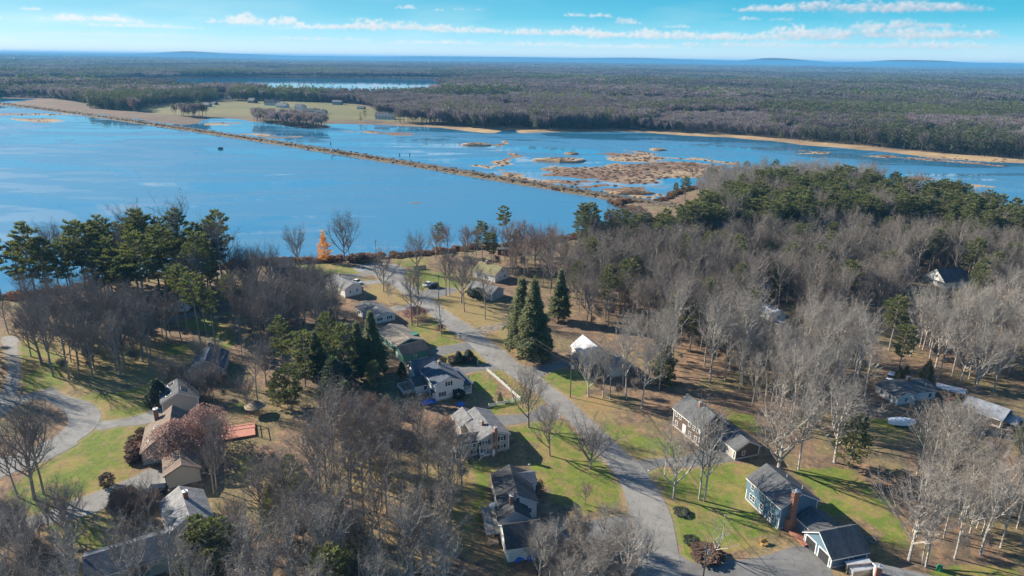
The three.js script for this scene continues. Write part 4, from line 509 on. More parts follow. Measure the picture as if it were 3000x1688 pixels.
// woods: outline, spacing, share of pines, height, twig colour, label of a tree in it
const woods = [
  [[[-140.1,-179], [-129.6,-185], [-106.3,-185.7], [-95.5,-172.2], [-101.8,-160.3], [-112.7,-160.9], [-123.9,-165.3], [-130.9,-167.1]], 5.0, 0, 14, 'twigDark', 'dark bare tree in the sunny wood above the loop road', 'trees above the loop road', 1],
  [[[-160.9,-199.1], [-142.9,-203.7], [-124.7,-201.4], [-101.7,-195.6], [-96.9,-189.4], [-110.7,-183.1], [-131.5,-185.4], [-148.1,-187.9]], 4.8, 0, 12.5, 'twigDark', 'dark bare tree in the dense wood in front of the left pine grove', 'trees in front of the left pine grove'],
  [[[-192.2,-238.8], [-173,-236.5], [-163.5,-241.5], [-150.9,-249.3], [-142.2,-252.1], [-126.3,-251.1], [-107.6,-245.3], [-98.1,-218.1], [-106,-206.7], [-129.8,-210.7], [-148.6,-216.4], [-179.9,-221.9]], 6.3, .88, 20, 'twigDark', 'tree of the pine grove on the left shore', 'pine grove on the left shore'],
  [[[-110.2,-251.7], [-90.4,-254.2], [-87.2,-241.3], [-101.9,-234.7]], 7, 0, 14, 'round', 'round-crowned bare tree of the clump on the shore', 'round clump of bare trees on the shore'],
  [[[-94.5,-215.7], [-72.8,-225.7], [-58.2,-215.7], [-56.9,-213.2], [-49.1,-196.2], [-56.7,-183.8], [-74,-183.3], [-86.3,-195]], 5, .04, 13, 'twigDark', 'bare tree in the grey wood left of the white ranch houses', 'wood left of the white ranch houses'],
  [[[-72.9,-141.1], [-81.8,-169.6], [-81.6,-183], [-62.3,-166], [-57,-147.5], [-61.3,-147.7], [-69.8,-157.2], [-78.4,-161.5]], 7.5, 0, 10, 'twigDark', 'bare tree in the shaded strip beside the dark grove', 'trees in the shaded strip beside the dark grove'],
  [[[-47,-139.9], [-30.3,-141.5], [-19.3,-140.5], [-13.6,-134.8], [-12.4,-128.9], [-22,-127.7], [-36.2,-127.4], [-44.5,-131.4]], 4.4, 0, 8, 'twigRed', 'low twiggy tree of the thicket left of the tan house', 'thicket left of the tan house'],
  [[[-44.7,-127.2], [-22,-127.2], [-11,-124.9], [-7,-114.4], [-9.6,-99], [-8,-92.6], [-5.4,-86.8], [-34.7,-86.3], [-41.9,-100.2], [-40.9,-111.6]], 5.4, .03, 13, 'twig', 'grey bare tree in the wood at the bottom, left of the white house', 'wood at the bottom left of the white house'],
  [[[-51.9,-107.4], [-38.9,-109.6], [-31.1,-98.6], [-31.8,-85], [-44.1,-84.8]], 5.5, .05, 11, 'twigDark', 'bare tree in the wood right of the broad evergreen', 'wood right of the broad evergreen'],
  [[[-94.7,-99.9], [-85.5,-101.8], [-74.8,-96.5], [-67.4,-87.2], [-71.9,-83], [-83.9,-82.8]], 4.4, .05, 9, 'twigDark', 'twiggy tree of the brush in the bottom left corner', 'brush in the bottom left corner'],
  [[[-72.9,-106.7], [-67.8,-108.1], [-64.7,-104.1], [-64.8,-102.1], [-68.1,-101.3], [-72.1,-103.9]], 3.6, 0, 6, 'twigRed', 'low bare tree in front of the pale grey roof', 'low trees in front of the pale grey roof'],
  [[[18,-181.3], [41,-191.7], [49.3,-182.2], [45.2,-161.7], [41.5,-160.1], [29.7,-147.3], [23.7,-150.5], [19.2,-154.5]], 6.5, .04, 14, 'twigPale', 'pale bare tree in the open wood across the road', 'open wood across the road'],
  [[[10.6,-245.1], [27.9,-269.8], [46.1,-282.3], [71.2,-273.5], [95.5,-280.4], [123.6,-266.4], [150.2,-250.4], [135.8,-223.7], [112.9,-209.3], [91.1,-198.5], [61.6,-182.6], [48.9,-177.7], [42.8,-201.3], [25.9,-200.7], [20.6,-213.4], [15,-233.2]], 5.4, .1, 14, 'twig', 'bare tree in the large wood right of the road', 'large wood right of the road'],
  [[[48.3,-175], [72.3,-191.6], [96.8,-192.4], [103.9,-178.4], [96.3,-163.1], [77.5,-137.5], [65.4,-133.9], [60.1,-144.3], [58.5,-162.1], [49.7,-165.9]], 5.6, .03, 14, 'twigPale', 'pale bare tree in the wood behind the brown house', 'wood behind the brown house'],
  [[[129.9,-208.7], [154.6,-220.5], [174.1,-217.3], [168.2,-190.5], [139.2,-152.7], [133.6,-158.9], [126.7,-154.4], [121.3,-162.3], [116.7,-166.3], [115.5,-169.8], [117.7,-172.7], [116.1,-183.2]], 5.4, .03, 14, 'twigPale', 'pale bare tree in the wood beyond the long shed', 'wood beyond the long shed'],
  [[[194.8,-280.7], [214.1,-273.8], [218.6,-256.4], [195.2,-225.8], [181.7,-228], [182.1,-248.5]], 5.6, .12, 13, 'twig', 'bare tree at the far right behind the mint-green house', 'trees behind the mint-green house'],
  [[[79.8,-123.9], [88.3,-127], [97.7,-126.2], [109.2,-125.5], [110,-114.6], [94.6,-97.5], [85.5,-99.4], [77.6,-97.9], [76.1,-101.2], [74.4,-105.9], [81.1,-116.1]], 4.6, .02, 12, 'twigPale', 'pale bare tree in the wood at the bottom right', 'wood at the bottom right'],
  [[[10.5,-101.2], [20,-98.7], [22.3,-92.8], [21.9,-84], [3.2,-83.7], [3.5,-95.9]], 4.0, 0, 8, 'twigPale', 'pale many-stemmed tree of the roadside thicket', 'roadside thicket at the bottom'],
  [[[-72.4,-91.9], [-66.4,-93.6], [-58.6,-96.2], [-55.3,-91], [-54.5,-86.4], [-68.9,-86.2]], 4.2, 0, 14, 'twigDark', 'dark bare tree in front of the shaded roof at the bottom left', 'trees in front of the shaded roof'],
  [[[-70,-126.6], [-59.6,-126.8], [-51.7,-113.5], [-56.8,-111.3], [-64,-115.8]], 4.6, 0, 10, 'twigDark', 'bare tree between the skylight house garage and the middle wood', 'trees beside the skylight house garage'],
  [[[-91.9,-161.3], [-79.7,-161.7], [-69.2,-153.7], [-76.5,-150.2], [-86.7,-153.2]], 5, 0, 9, 'twigDark', 'tangled bare tree round the branch-covered roof', 'tangled trees round the branch-covered roof'],
  [[[-83.3,-90.4], [-49.8,-90.6], [-9,-91.7], [-7.8,-77.9], [-73.6,-76.9]], 4.8, .04, 12, 'twigPale', 'bare tree reaching up from below the bottom edge', 'trees along the bottom edge'],
  [[[4,-91.9], [29.6,-92.3], [28.3,-78.4], [3.6,-78.1]], 4.8, 0, 11, 'twigPale', 'bare tree beside the road reaching up from below the bottom edge', 'roadside trees along the bottom edge'],
  [[[-170.2,-188.6], [-152.6,-186.1], [-129.3,-153.8], [-140.7,-151.3]], 6, 0, 14, 'twigDark', 'dark bare tree at the left edge beyond the loop road', 'trees at the left edge beyond the loop road'],
  [[[8.3,-104.3], [14.6,-106.4], [15.2,-99.6], [8.8,-96.9]], 3.8, 0, 5, 'twigPale', 'low bare tree beside the dark driveway of the white house', 'low trees beside the dark driveway'],
  [[[-37.4,-284.8], [-22,-279.3], [0.5,-286.5], [17.7,-283.1], [22.1,-265.9], [10.8,-249.9], [0.6,-249.5], [-5.7,-257.7], [-20.9,-264.1]], 6, .04, 13, 'twigRed', 'bare tree of the shore wood right of the road end', 'shore wood right of the road end'],
  [[[77.5,-307.3], [102,-342], [151.6,-400.9], [203.8,-404], [225.3,-369.7], [231.9,-335.6], [241.3,-310.1], [213.7,-271.4], [185.3,-298.7], [143,-308.5], [95.7,-283.9], [66,-282.6]], 5.8, .82, 18, 'twig', 'tree of the pine wood on the point', 'pine wood on the point'],
  [[[27.5,-298.6], [42.3,-297], [65.5,-293.7], [75,-289.8], [69,-264.2], [50.6,-274.6], [31.6,-279.7]], 7, .75, 17, 'twig', 'tree of the pine row in front of the railway end', 'pine row in front of the railway end'],
  [[[112.3,-431.3], [142.6,-461], [179.2,-479.4], [225.6,-475.9], [240.4,-457.4], [225.4,-406.3], [183.7,-404.8], [127.4,-388], [115,-393], [113.6,-414.9]], 5, .05, 13, 'twigPale', 'pale bare tree on the tip of the point', 'bare wood on the tip of the point'],
  [[[74.1,-299.4], [142.3,-306.7], [195.9,-290.9], [213.7,-271.4], [169.6,-209.3], [145.3,-228], [116.5,-245.7], [75,-236.3], [61.8,-256.1]], 5.6, .22, 14, 'twig', 'bare tree in the deep wood behind the gabled house', 'deep wood behind the gabled house'],
  [[[34.3,-303.5], [56.1,-312.5], [72.3,-305.2], [66.3,-277.5], [42.1,-269.1], [28.2,-287.8]], 6, .3, 13, 'twig', 'tree in the wood beside the tan marsh', 'wood beside the tan marsh'],
];
const clearings = [[[96.3,-159], [114.6,-165.5], [121.6,-161.6], [124.3,-149.9], [114.7,-140], [104.9,-139.7], [88.6,-139.9]], [[152,-255.6], [173.6,-256.4], [158.4,-226.5], [137.6,-200.1], [125.2,-202]], [[18.2,-189.4], [27.5,-192.9], [31.8,-177.7], [27,-169.4], [18.7,-180.2]], [[170.4,-232.8], [189.6,-239.6], [176.8,-218.8], [162,-218.3]], [[86.5,-225.4], [94.7,-216.5], [92.8,-199.9], [81.8,-202.6]]];
const openTo = [[V.gable, 9, 52], [V.mint, 6, 26], [V.farm, 7, 26], [V.longShed, 7, 32], [V.small, 4, 34], [V.ghost, 5, 14]];   // gaps in the wood on the near side of these houses
const inSight = (x, z) => openTo.some(([[hx, hz], w, len]) => { const L = Math.hypot(hx, hz), dx = -hx / L, dz = -hz / L, a = (x - hx) * dx + (z - hz) * dz, p = Math.abs((x - hx) * dz - (z - hz) * dx); return a > -3 && a < len && p < w; });
const bareSpots = [], pineSpots = [], shrubSpots = [];
woods.forEach(([poly, gap, pineShare, h, look, label, group, open], w) => {
  const R = rng(900 + w), b = bboxOf(poly);
  for (let x = b[0]; x < b[1]; x += gap) for (let z = b[2]; z < b[3]; z += gap) {
    const px = x + (R() - .5) * gap * .95, pz = z + (R() - .5) * gap * .95, r1 = R(), r2 = R(), r3 = R(), r4 = R();
    if (!inside(poly, px, pz) || inSight(px, pz) || clearings.some((c) => inside(c, px, pz)) || onPaved(px, pz, 1.5) || onHouse(px, pz) || (!open && onLawn(px, pz)) || sdf(nearLand, px, pz) < 3) continue;
    const s = (.78 + .42 * r2) * (h > 9 ? 1.17 : 1.05); (r1 < pineShare ? pineSpots : bareSpots).push({ x: px, z: pz, s: s * h, r: r3, t: r4 * 6.28, look, label, group, d: Math.hypot(px, pz) });
    if (r4 > .55) shrubSpots.push([px + gap * .4, pz - gap * .3, .35 + .5 * r3, r2]);
  }
});
const lookMat = { twig: [M.twig, M.bark], twigPale: [M.twigPale, M.barkPale], twigDark: [M.twigDark, M.barkDark], twigRed: [M.twigRed, M.bark], round: [M.twigDark, M.barkDark] };
bareSpots.sort((a, b) => a.d - b.d); pineSpots.sort((a, b) => a.d - b.d);
const bareKind = (q) => q.look === 'round' ? [pick(ROUND, q.r), 14] : q.s < 8.5 && q.r < .8 ? [pick(BRUSH, q.r * 7 % 1), 6] : q.r > .9 ? [pick(OPEN, q.r * 31 % 1), 14] : [pick(WOODLAND, q.r * 13 % 1), 16];
const NB = 300 - solo.length, NP = 300 - soloConifers.length;
bareSpots.slice(0, NB).forEach((q) => { const [k, base] = bareKind(q), [tw, bk] = lookMat[q.look]; plant(k, 'bare_tree', q.label, q.group, q.x, q.z, q.s / base, q.t, 1, tw, bk); });
pineSpots.slice(0, NP).forEach((q) => { const i = Math.floor(q.r * 5) % 5; plant(PINES[i], 'pine_tree', q.label.replace(/^(tree|bare tree|dark bare tree|pale bare tree|grey bare tree|twiggy tree)/, 'pine tree'), q.group + ', pines', q.x, q.z, q.s / (19 + i), q.t, 1, null, M.barkDark); });
{                                                                     // the rest of the near woods as one mass
  const mass = new THREE.Group(); mass.name = 'woods'; mass.userData = { kind: 'stuff', label: 'bare woods filling the land on the right behind the first trees', category: 'woods' }; scene.add(mass);
  const bins = new Map(); for (const q of bareSpots.slice(NB)) { const [k, base] = bareKind(q), key = k.crown.uuid + q.look; if (!bins.has(key)) bins.set(key, [k, q.look, []]); bins.get(key)[2].push(xf(q.x, landH(q.x, q.z), q.z, q.s / base, q.t)); }
  const inst = (g, m, ms, n) => { const im = new THREE.InstancedMesh(g, m, ms.length); ms.forEach((x, i) => im.setMatrixAt(i, x)); im.name = n; shade(im); mass.add(im); };
  for (const [k, look, ms] of bins.values()) { inst(k.trunk, lookMat[look][1], ms, 'trunks'); inst(k.crown, lookMat[look][0], ms, 'crowns'); }
  const pb = [[], [], [], [], []]; pineSpots.slice(NP).forEach((q) => { const i = Math.floor(q.r * 5) % 5; pb[i].push(xf(q.x, landH(q.x, q.z), q.z, q.s / (19 + i), q.t)); }); pb.forEach((ms, i) => { if (ms.length) { inst(PINES[i].trunk, M.barkDark, ms, 'trunks'); inst(PINES[i].crown, M.leaf, ms, 'crowns'); } });
  const sb = [[], [], []]; shrubSpots.forEach(([x, z, s, r]) => { if (!onPaved(x, z, 1) && !onHouse(x, z) && !onLawn(x, z)) sb[Math.floor(r * 3) % 3].push(xf(x, landH(x, z), z, s, r * 9)); });
  const under = new THREE.Group(); under.name = 'undergrowth'; under.userData = { kind: 'stuff', label: 'low leafless brush growing under the bare trees', category: 'undergrowth' }; scene.add(under);
  sb.forEach((ms, i) => { const im = new THREE.InstancedMesh(BRUSH[i].crown, i ? M.twig : M.twigDark, ms.length); ms.forEach((x, k) => im.setMatrixAt(k, x)); im.name = 'brush'; shade(im); under.add(im); });
}
console.log('bare', bareSpots.length, 'pines', pineSpots.length, 'shrubs', shrubSpots.length, 'tris', WOODLAND[0].crown.attributes.position.count / 3, OPEN[0].crown.attributes.position.count / 3, PINES[0].crown.attributes.position.count / 3, SPRUCE[0].crown.attributes.position.count / 3);

// ---------------------------------------------------------------- the far woods
const farHouses = [
    [[-507.4,-1162.6], 20, 14, 8, 4, 7, 'greige', 'grey', 'grey barn-like house standing alone in the far field'], [[-514.4,-1212.2], 40, 9, 7, 3, 5, 'brown', 'dark', 'small dark house beside the grey barn in the far field'], [[-576.7,-1418.5], 70, 11, 8, 5, 8, 'white', 'grey', 'pale gabled house among trees above the far field'], [[-550.2,-1370.6], 10, 10, 7, 3, 5, 'grey', 'grey', 'low grey house right of the pale gabled one'], [[-470.7,-1269.3], 30, 16, 9, 5, 9, 'brown', 'slate', 'dark barn with white gable beyond the far field'],
    [[-417.5,-1214.8], 5, 24, 10, 5, 10, 'white', 'slate', 'largest white house with dark roof across the water'], [[-382.4,-1162.3], 20, 20, 9, 4, 8, 'white', 'grey', 'low white house in front of the largest far house'], [[-338.9,-1110.8], 15, 12, 9, 6, 10, 'white', 'grey', 'tall white farmhouse by the far field'], [[-329.7,-1104.7], 80, 9, 7, 6, 9, 'white', 'grey', 'white gable joined to the tall far farmhouse'], [[-308.4,-1071.5], 8, 24, 9, 3, 6, 'grey', 'slate', 'long grey barn right of the white farmhouse'], [[-287.5,-1047], 12, 16, 9, 3, 6, 'grey', 'slate', 'second grey barn at the end of the far field'], [[-313,-1250.2], 5, 16, 10, 6, 8, 'grey', 'grey', 'grey house among the trees right of the far field'],
    [[-851,-1468.2], 20, 18, 12, 4, 8, 'greige', 'pale', 'pale-roofed house in the far left wood'], [[-635.5,-1405.4], 30, 14, 10, 3, 6, 'grey', 'grey', 'grey house on the small green rise across the water'],
    [[-177.9,-967.9], 4, 26, 10, 5, 9, 'white', 'grey', 'white shore house with chimneys across the water'], [[-250.4,-1152.3], 12, 12, 8, 3, 5, 'white', 'slate', 'white house behind the shore trees'],
    [[469.9,-784.8], 15, 9, 8, 5, 8, 'white', 'pale', 'white house in the trees on the right far shore'], [[529.6,-791.2], -20, 9, 9, 4, 7, 'white', 'grey', 'white round-gabled house on the right far shore'], [[541,-792.4], -20, 11, 8, 4, 6.5, 'navy', 'slate', 'blue wing beside the white round-gabled house'], [[447.4,-782.4], 10, 14, 8, 3, 6, 'navy', 'slate', 'blue-shaded house behind the far shore trunks'], [[445.6,-806], 10, 9, 7, 4, 6, 'navy', 'blue', 'small blue house behind the far shore trunks'], [[550.2,-863.6], 0, 12, 8, 5, 8, 'cream', 'grey', 'cream-gabled house in the right far wood'], [[704.1,-1158.1], 10, 20, 12, 5, 8, 'cream', 'pale', 'pale house in the right-hand far wood'],
  ];

function farBare(seed, n, w) { const R = rng(seed), mb = new MB(); mb.tube([[0, 0, 0], [0, .5, 0], [(R() - .5) * .1, .8, 0]], [.016, .012, .006], 3, [.13, .11, .095]);
  for (let k = 0; k < n; k++) { const a = R() * 6.28, t = R(), r0 = .06 * R(), y0 = .3 + .35 * R(), r1 = .08 + .26 * Math.sqrt(R()), y1 = y0 + .12 + .3 * R() + .1 * (1 - r1), p = [Math.cos(a) * r0, y0, Math.sin(a) * r0], e = [Math.cos(a + .5 * (R() - .5)) * r1, Math.min(1, y1 + .1), Math.sin(a + .5 * (R() - .5)) * r1], b = R() * 6.28, ox = Math.cos(b) * w, oy = (R() - .5) * w, oz = Math.sin(b) * w, c = jit(R, [.14, .118, .116], .6); mb.tri([e[0] - ox, e[1] - oy, e[2] - oz], [e[0] + ox, e[1] + oy, e[2] + oz], p, c); } return mb.geo(); }
function farPine(seed, n, w, cone) { const R = rng(seed), mb = new MB(); mb.tube([[0, 0, 0], [0, .9, 0]], [.014, .004], 3, [.07, .06, .05]);
  for (let k = 0; k < n; k++) { const t = Math.sqrt(R()), y = cone ? 1 - t * .85 : .34 + .64 * R(), pr = cone ? .2 * t : .2 * Math.sqrt(Math.max(.04, 1 - Math.pow((y - .62) / .4, 2))), a = R() * 6.28, r = pr * (.45 + .6 * R()), p = [Math.cos(a) * r, y, Math.sin(a) * r], c = jit(R, PINE_A.map((x, m) => lerp(PINE_B[m], x, R())), .4); for (let j = 0; j < 3; j++) { const q = () => (R() - .5) * 2 * w; mb.tri([p[0] + q(), p[1] + q() * .5, p[2] + q()], [p[0] + q(), p[1] + q() * .5, p[2] + q()], [p[0] + q(), p[1] + q() * .5 + w * .3, p[2] + q()], c); } } return mb.geo(); }
const FB1 = [0, 1, 2].map((k) => farBare(701 + k, 120, .012)), FP1 = [0, 1].map((k) => farPine(721 + k, 90, .05, k === 1)), FB2 = [0, 1].map((k) => farBare(741 + k, 60, .035)), FP2 = [farPine(751, 34, .09)], FB3 = FB2.map((g) => g.clone().scale(1.9, 1, 1.9)), FP3 = [FP2[0].clone().scale(1.9, 1, 1.9)], FB4 = FB2.map((g) => g.clone().scale(5, 1, 5)), FP4 = [FP2[0].clone().scale(5, 1, 5)];
{
  const R = rng(77), far = new THREE.Group(); far.name = 'forest'; far.userData = { kind: 'stuff', label: 'bare and evergreen forest covering the far shore to the horizon', category: 'forest' }; scene.add(far);
  const lists = new Map(), put = (g, m, c) => { if (!lists.has(g)) lists.set(g, [[], []]); const l = lists.get(g); l[0].push(m); l[1].push(c); };
  const clumpOn = [[-355.2,-945.1], [-323.2,-938.9], [-277.7,-909], [-227,-850.4], [-224.5,-825.3], [-267,-845.3], [-330.9,-896.8]], clumpBox = bboxOf(clumpOn);
  const stand = (x, z) => { const sz = Math.abs(z) > 3200 ? 420 : 170, wx = x + (vnoise(x * .012, z * .012) - .5) * 130, wz = z + (vnoise(x * .012 + 30, z * .012) - .5) * 130, i = Math.floor(wx / sz), j = Math.floor(wz / (sz * 1.15)), k = hash2(i, j), t = hash2(i + 57, j + 3), u = hash2(i + 9, j + 71);   // woods come in stands of one kind
    return [k < .26 ? .85 : k < .5 ? .32 : .07, .68 + .75 * t, .78 + .4 * u, k > .955 && z < -1500]; };
  const spot = (x, z, lo, hi, geB, geP, big) => {
    if (farHouses.some(([[a, b], , L]) => Math.abs(x - a) < L * .5 + 9 && z > b - 12 && z < b + 60)) return; const clump = x > clumpBox[0] && x < clumpBox[1] && z > clumpBox[2] && z < clumpBox[3] && inside(clumpOn, x, z); const d = clump ? 60 : farDist(x, z); if (d < (x > 300 && z > -800 ? 26 : 22) || (!clump && inField(x, z))) return; const [sp, tone, tall, open] = stand(x, z); if (open && !clump) return; const p = R() < (clump ? .04 : sp), h = lerp(lo, hi, R()) * (p ? 1.22 : 1) * tall, v = (.75 + .5 * R()) * tone, pale = fbm(x * .006 + 40, z * .006, 3);
    const c = new THREE.Color(); if (p) c.setRGB(v * .62, v * .66, v * .7); else if (R() < .012) c.setRGB(1.6 * v, 1.0 * v, .6 * v); else c.setRGB(v * lerp(.85, 1.25, pale), v * lerp(.85, 1.2, pale), v * lerp(.9, 1.2, pale));
    put(p ? pick(geP, R()) : pick(geB, R()), xf(x, hillH(x, z) * sstep(60, 300, d) - .3, z, h, R() * 6.28), c);
  };
  const half = (z) => -z * .80 + 60;
  for (let z = -560; z > -1350; z -= 6.4) for (let x = -half(z); x < half(z); x += 6.4) spot(x + (R() - .5) * 6, z + (R() - .5) * 6, 12, 20, FB1, FP1, 1);
  for (let z = -1350; z > -2900; z -= 9) for (let x = -half(z); x < half(z); x += 9) spot(x + (R() - .5) * 9, z + (R() - .5) * 9, 13, 22, FB2, FP2, 1);
  for (let z = -2900; z > -5200; z -= 20) for (let x = -half(z); x < half(z); x += 20) spot(x + (R() - .5) * 20, z + (R() - .5) * 20, 13, 19, FB3, FP3, 2);
  for (let z = -5200; z > -16500; z -= 75) for (let x = -half(z); x < half(z); x += 75) spot(x + (R() - .5) * 75, z + (R() - .5) * 75, 14, 18, FB4, FP4, 5);
  let n = 0; for (const [g, [ms, cs]] of lists) { const im = new THREE.InstancedMesh(g, M.leaf, ms.length); ms.forEach((m, i) => { im.setMatrixAt(i, m); im.setColorAt(i, cs[i]); }); im.name = 'trees'; shade(im); far.add(im); n += ms.length; }
  console.log('far', n);
}

// ---------------------------------------------------------------- houses
const RAD = Math.PI / 180;
const roofs = { slate: roofMat(.13, .135, .145), grey: roofMat(.24, .24, .25), pale: roofMat(.33, .33, .34), brown: roofMat(.24, .18, .145), tan: roofMat(.34, .29, .24), dark: roofMat(.085, .085, .09), blue: roofMat(.09, .115, .16), moss: roofMat(.27, .25, .13), metal: std(.42, .45, .5, { roughness: .45, metalness: .3, map: rep(G_soft, 3) }), silver: std(.5, .53, .58, { roughness: .6, map: rep(G_soft, 2) }), orange: roofMat(.38, .27, .18) };
const walls = { blue: wallMat(.12, .21, .29), tan: wallMat(.47, .42, .36), white: wallMat(.84, .83, .80), green: wallMat(.07, .22, .17), brown: wallMat(.12, .085, .065), greige: wallMat(.5, .46, .4), grey: wallMat(.42, .43, .44), mint: wallMat(.5, .66, .52), cream: wallMat(.72, .66, .55), red: wallMat(.32, .09, .07), navy: wallMat(.07, .12, .18) };
const extr = (pts, depth, holes) => { const s = new THREE.Shape(pts.map(([a, b]) => new THREE.Vector2(a, b))); for (const h of holes ?? []) s.holes.push(new THREE.Path(h.map(([a, b]) => new THREE.Vector2(a, b)))); return new THREE.ExtrudeGeometry(s, { depth, bevelEnabled: false }); };
const rect = (x0, y0, x1, y1) => [[x0, y0], [x1, y0], [x1, y1], [x0, y1]];
function house(name, label, v0, group) { const h = thing(name, label, name.includes('shed') || name.includes('garage') ? 'outbuilding' : 'house', v0[0], 0, v0[1], group); h.o = v0; return h; }
// one gabled volume: walls, roof, boards; returns a function that puts things on its faces
function volume(h, v, wall, roof, o = {}) {
  const [x, z, th, L, W, hE, hR] = v, m = new THREE.Matrix4().makeTranslation(x - h.o[0], o.y ?? 0, z - h.o[1]).multiply(new THREE.Matrix4().makeRotationY(-th * RAD));
  const put = (par, n, g, mat, lab) => part(par, n, g.applyMatrix4(m), mat, lab), ov = o.ov ?? .32, tr = o.trim ?? M.trim, pre = o.pre ? o.pre + '_' : '', sl = (hR - hE) / (W / 2);
  const rot = (g, len) => g.rotateY(Math.PI / 2).translate(-len / 2, 0, 0);
  put(h, pre + 'wall', rot(extr([[-W / 2, -.1], [W / 2, -.1], [W / 2, hE], [0, hR - .01], [-W / 2, hE]], L), L), walls[wall] ?? wall);
  const e = W / 2 + ov, ye = hE - sl * ov, band = (lo, hi) => [[-e, ye + lo], [0, hR + lo], [e, ye + lo], [e, ye + hi], [0, hR + hi], [-e, ye + hi]];
  const rf = put(h, pre + 'roof', rot(extr(band(.012, .15), L + ov * 2), L + ov * 2), roofs[roof] ?? roof);
  if (tr) {
    for (const s of [-1, 1]) put(h, 'rake_board', rot(extr(band(-.16, .02), .06), .06).translate(s * (L / 2 + ov - .026), 0, 0), tr);
    for (const s of [-1, 1]) put(h, 'fascia', box(L + ov * 2 - .12, .17, .07, 0, ye - .08, s * (e - .03)), tr);
    for (const a of [-1, 1]) for (const b of [-1, 1]) put(h, 'corner_board', box(.17, hE - .06, .17, a * (L / 2 - .06), (hE - .06) / 2, b * (W / 2 - .06)), tr);
  }
  if (o.base !== 0) put(h, 'foundation', box(L + .06, .5, W + .06, 0, .1, 0), M.concrete);
  const frames = { 'v+': [0, (a) => a, W / 2], 'v-': [Math.PI, (a) => -a, W / 2], 'u+': [Math.PI / 2, (a) => -a, L / 2], 'u-': [-Math.PI / 2, (a) => a, L / 2] };
  const on = (face, a, y, g, out = 0) => { const [r, f, d] = frames[face]; return g.translate(f(a), y, d + out).rotateY(r); };
  const api = {
    m, put, on, roof: rf,
    win(face, a, y, w, ht, k = {}) {
      const n = k.n ?? 1, t = .09, holes = []; const cw = (w - t * (n + 1)) / n; for (let i = 0; i < n; i++) { const x0 = -w / 2 + t + i * (cw + t); if (k.plain) holes.push(rect(x0, -ht / 2 + t, x0 + cw, ht / 2 - t)); else { holes.push(rect(x0, -ht / 2 + t, x0 + cw, -.025)); holes.push(rect(x0, .025, x0 + cw, ht / 2 - t)); } }
      const fr = put(h, 'window', on(face, a, y, extr(rect(-w / 2, -ht / 2, w / 2, ht / 2), .07, holes)), k.frame ?? M.trim);
      part(fr, 'pane', on(face, a, y, box(w - .1, ht - .1, .03, 0, 0, .016)).applyMatrix4(m), M.glass);
      if (k.sh) for (const s of [-1, 1]) part(fr, 'shutter', on(face, a + s * (w / 2 + .26), y, box(.42, ht, .05, 0, 0, .026)).applyMatrix4(m), k.sh);
      return api;
    },
    door(face, a, w, ht, mat = M.white, y0 = .25) { const d = put(h, 'door', on(face, a, y0 + ht / 2, box(w, ht, .07, 0, 0, .036)), mat); part(d, 'handle', on(face, a + w * .36, y0 + ht * .5, box(.07, .07, .08, 0, 0, .11)).applyMatrix4(m), M.metal); put(h, 'door_frame', on(face, a, y0 + ht / 2, extr(rect(-w / 2 - .12, -ht / 2, w / 2 + .12, ht / 2 + .12), .06, [rect(-w / 2, -ht / 2 + .01, w / 2, ht / 2)])), M.trim); return api; },
    garage(face, a, w, ht, mat = M.dark, n = 4) { const d = put(h, 'garage_door', on(face, a, ht / 2, extr(rect(-w / 2 - .18, -ht / 2, w / 2 + .18, ht / 2 + .18), .08, [rect(-w / 2, -ht / 2 + .01, w / 2, ht / 2)])), M.trim); for (let k = 0; k < n; k++) part(d, 'panel', on(face, a, ht * (k + .5) / n, box(w, ht / n - .03, .05, 0, 0, .03)).applyMatrix4(m), mat); return api; },
    chimney(u, vv, y0, y1, w = .9, d = .7, cap = M.concrete) { const c = put(h, 'chimney', box(w, y1 - y0, d, u, (y0 + y1) / 2, vv), M.brick); part(c, 'cap', box(w + .16, .14, d + .16, u, y1 + .07, vv).applyMatrix4(m), cap); part(c, 'flue', cyl(.13, .13, .4, 8, u, y1 + .34, vv).applyMatrix4(m), M.metal); return api; },
    pipe(u, vv) { const y = hR - Math.abs(vv) * sl; put(h, 'vent_pipe', cyl(.06, .06, .9, 6, u, y + .4, vv), M.trim); return api; },
    skylight(u, vv, w, d) { const y = hR - Math.abs(vv) * sl + .19, a = Math.atan(sl) * Math.sign(vv); const f = put(h, 'skylight', box(w, .12, d).rotateX(a).translate(u, y, vv), M.metal); part(f, 'pane', box(w - .14, .05, d - .14).rotateX(a).translate(u, y + .06, vv).applyMatrix4(m), M.glass); return api; },
    slab(n, x0, x1, y0, y1, z0, z1, mat) { put(h, n, box(x1 - x0, y1 - y0, z1 - z0, (x0 + x1) / 2, (y0 + y1) / 2, (z0 + z1) / 2), mat); return api; },
    railing(pts, y, mat = M.white, ht = .95) { for (let k = 0; k + 1 < pts.length; k++) { const [a, b] = [pts[k], pts[k + 1]], len = Math.hypot(b[0] - a[0], b[1] - a[1]), ang = -Math.atan2(b[1] - a[1], b[0] - a[0]), q = (g) => g.rotateY(ang).translate((a[0] + b[0]) / 2, y, (a[1] + b[1]) / 2); put(h, 'handrail', q(box(len, .09, .09, 0, ht, 0)), mat); const n = Math.max(2, Math.round(len / .3)), bars = []; for (let j = 0; j <= n; j++) bars.push(box(.05, ht, .05, -len / 2 + len * j / n, ht / 2, 0)); put(h, 'baluster_row', q(merge(bars)), mat).userData.kind = 'stuff'; put(h, 'post', box(.12, ht + .2, .12, a[0], y + ht / 2, a[1]), mat); } return api; },
  };
  return api;
}
const SH = M.shutter;
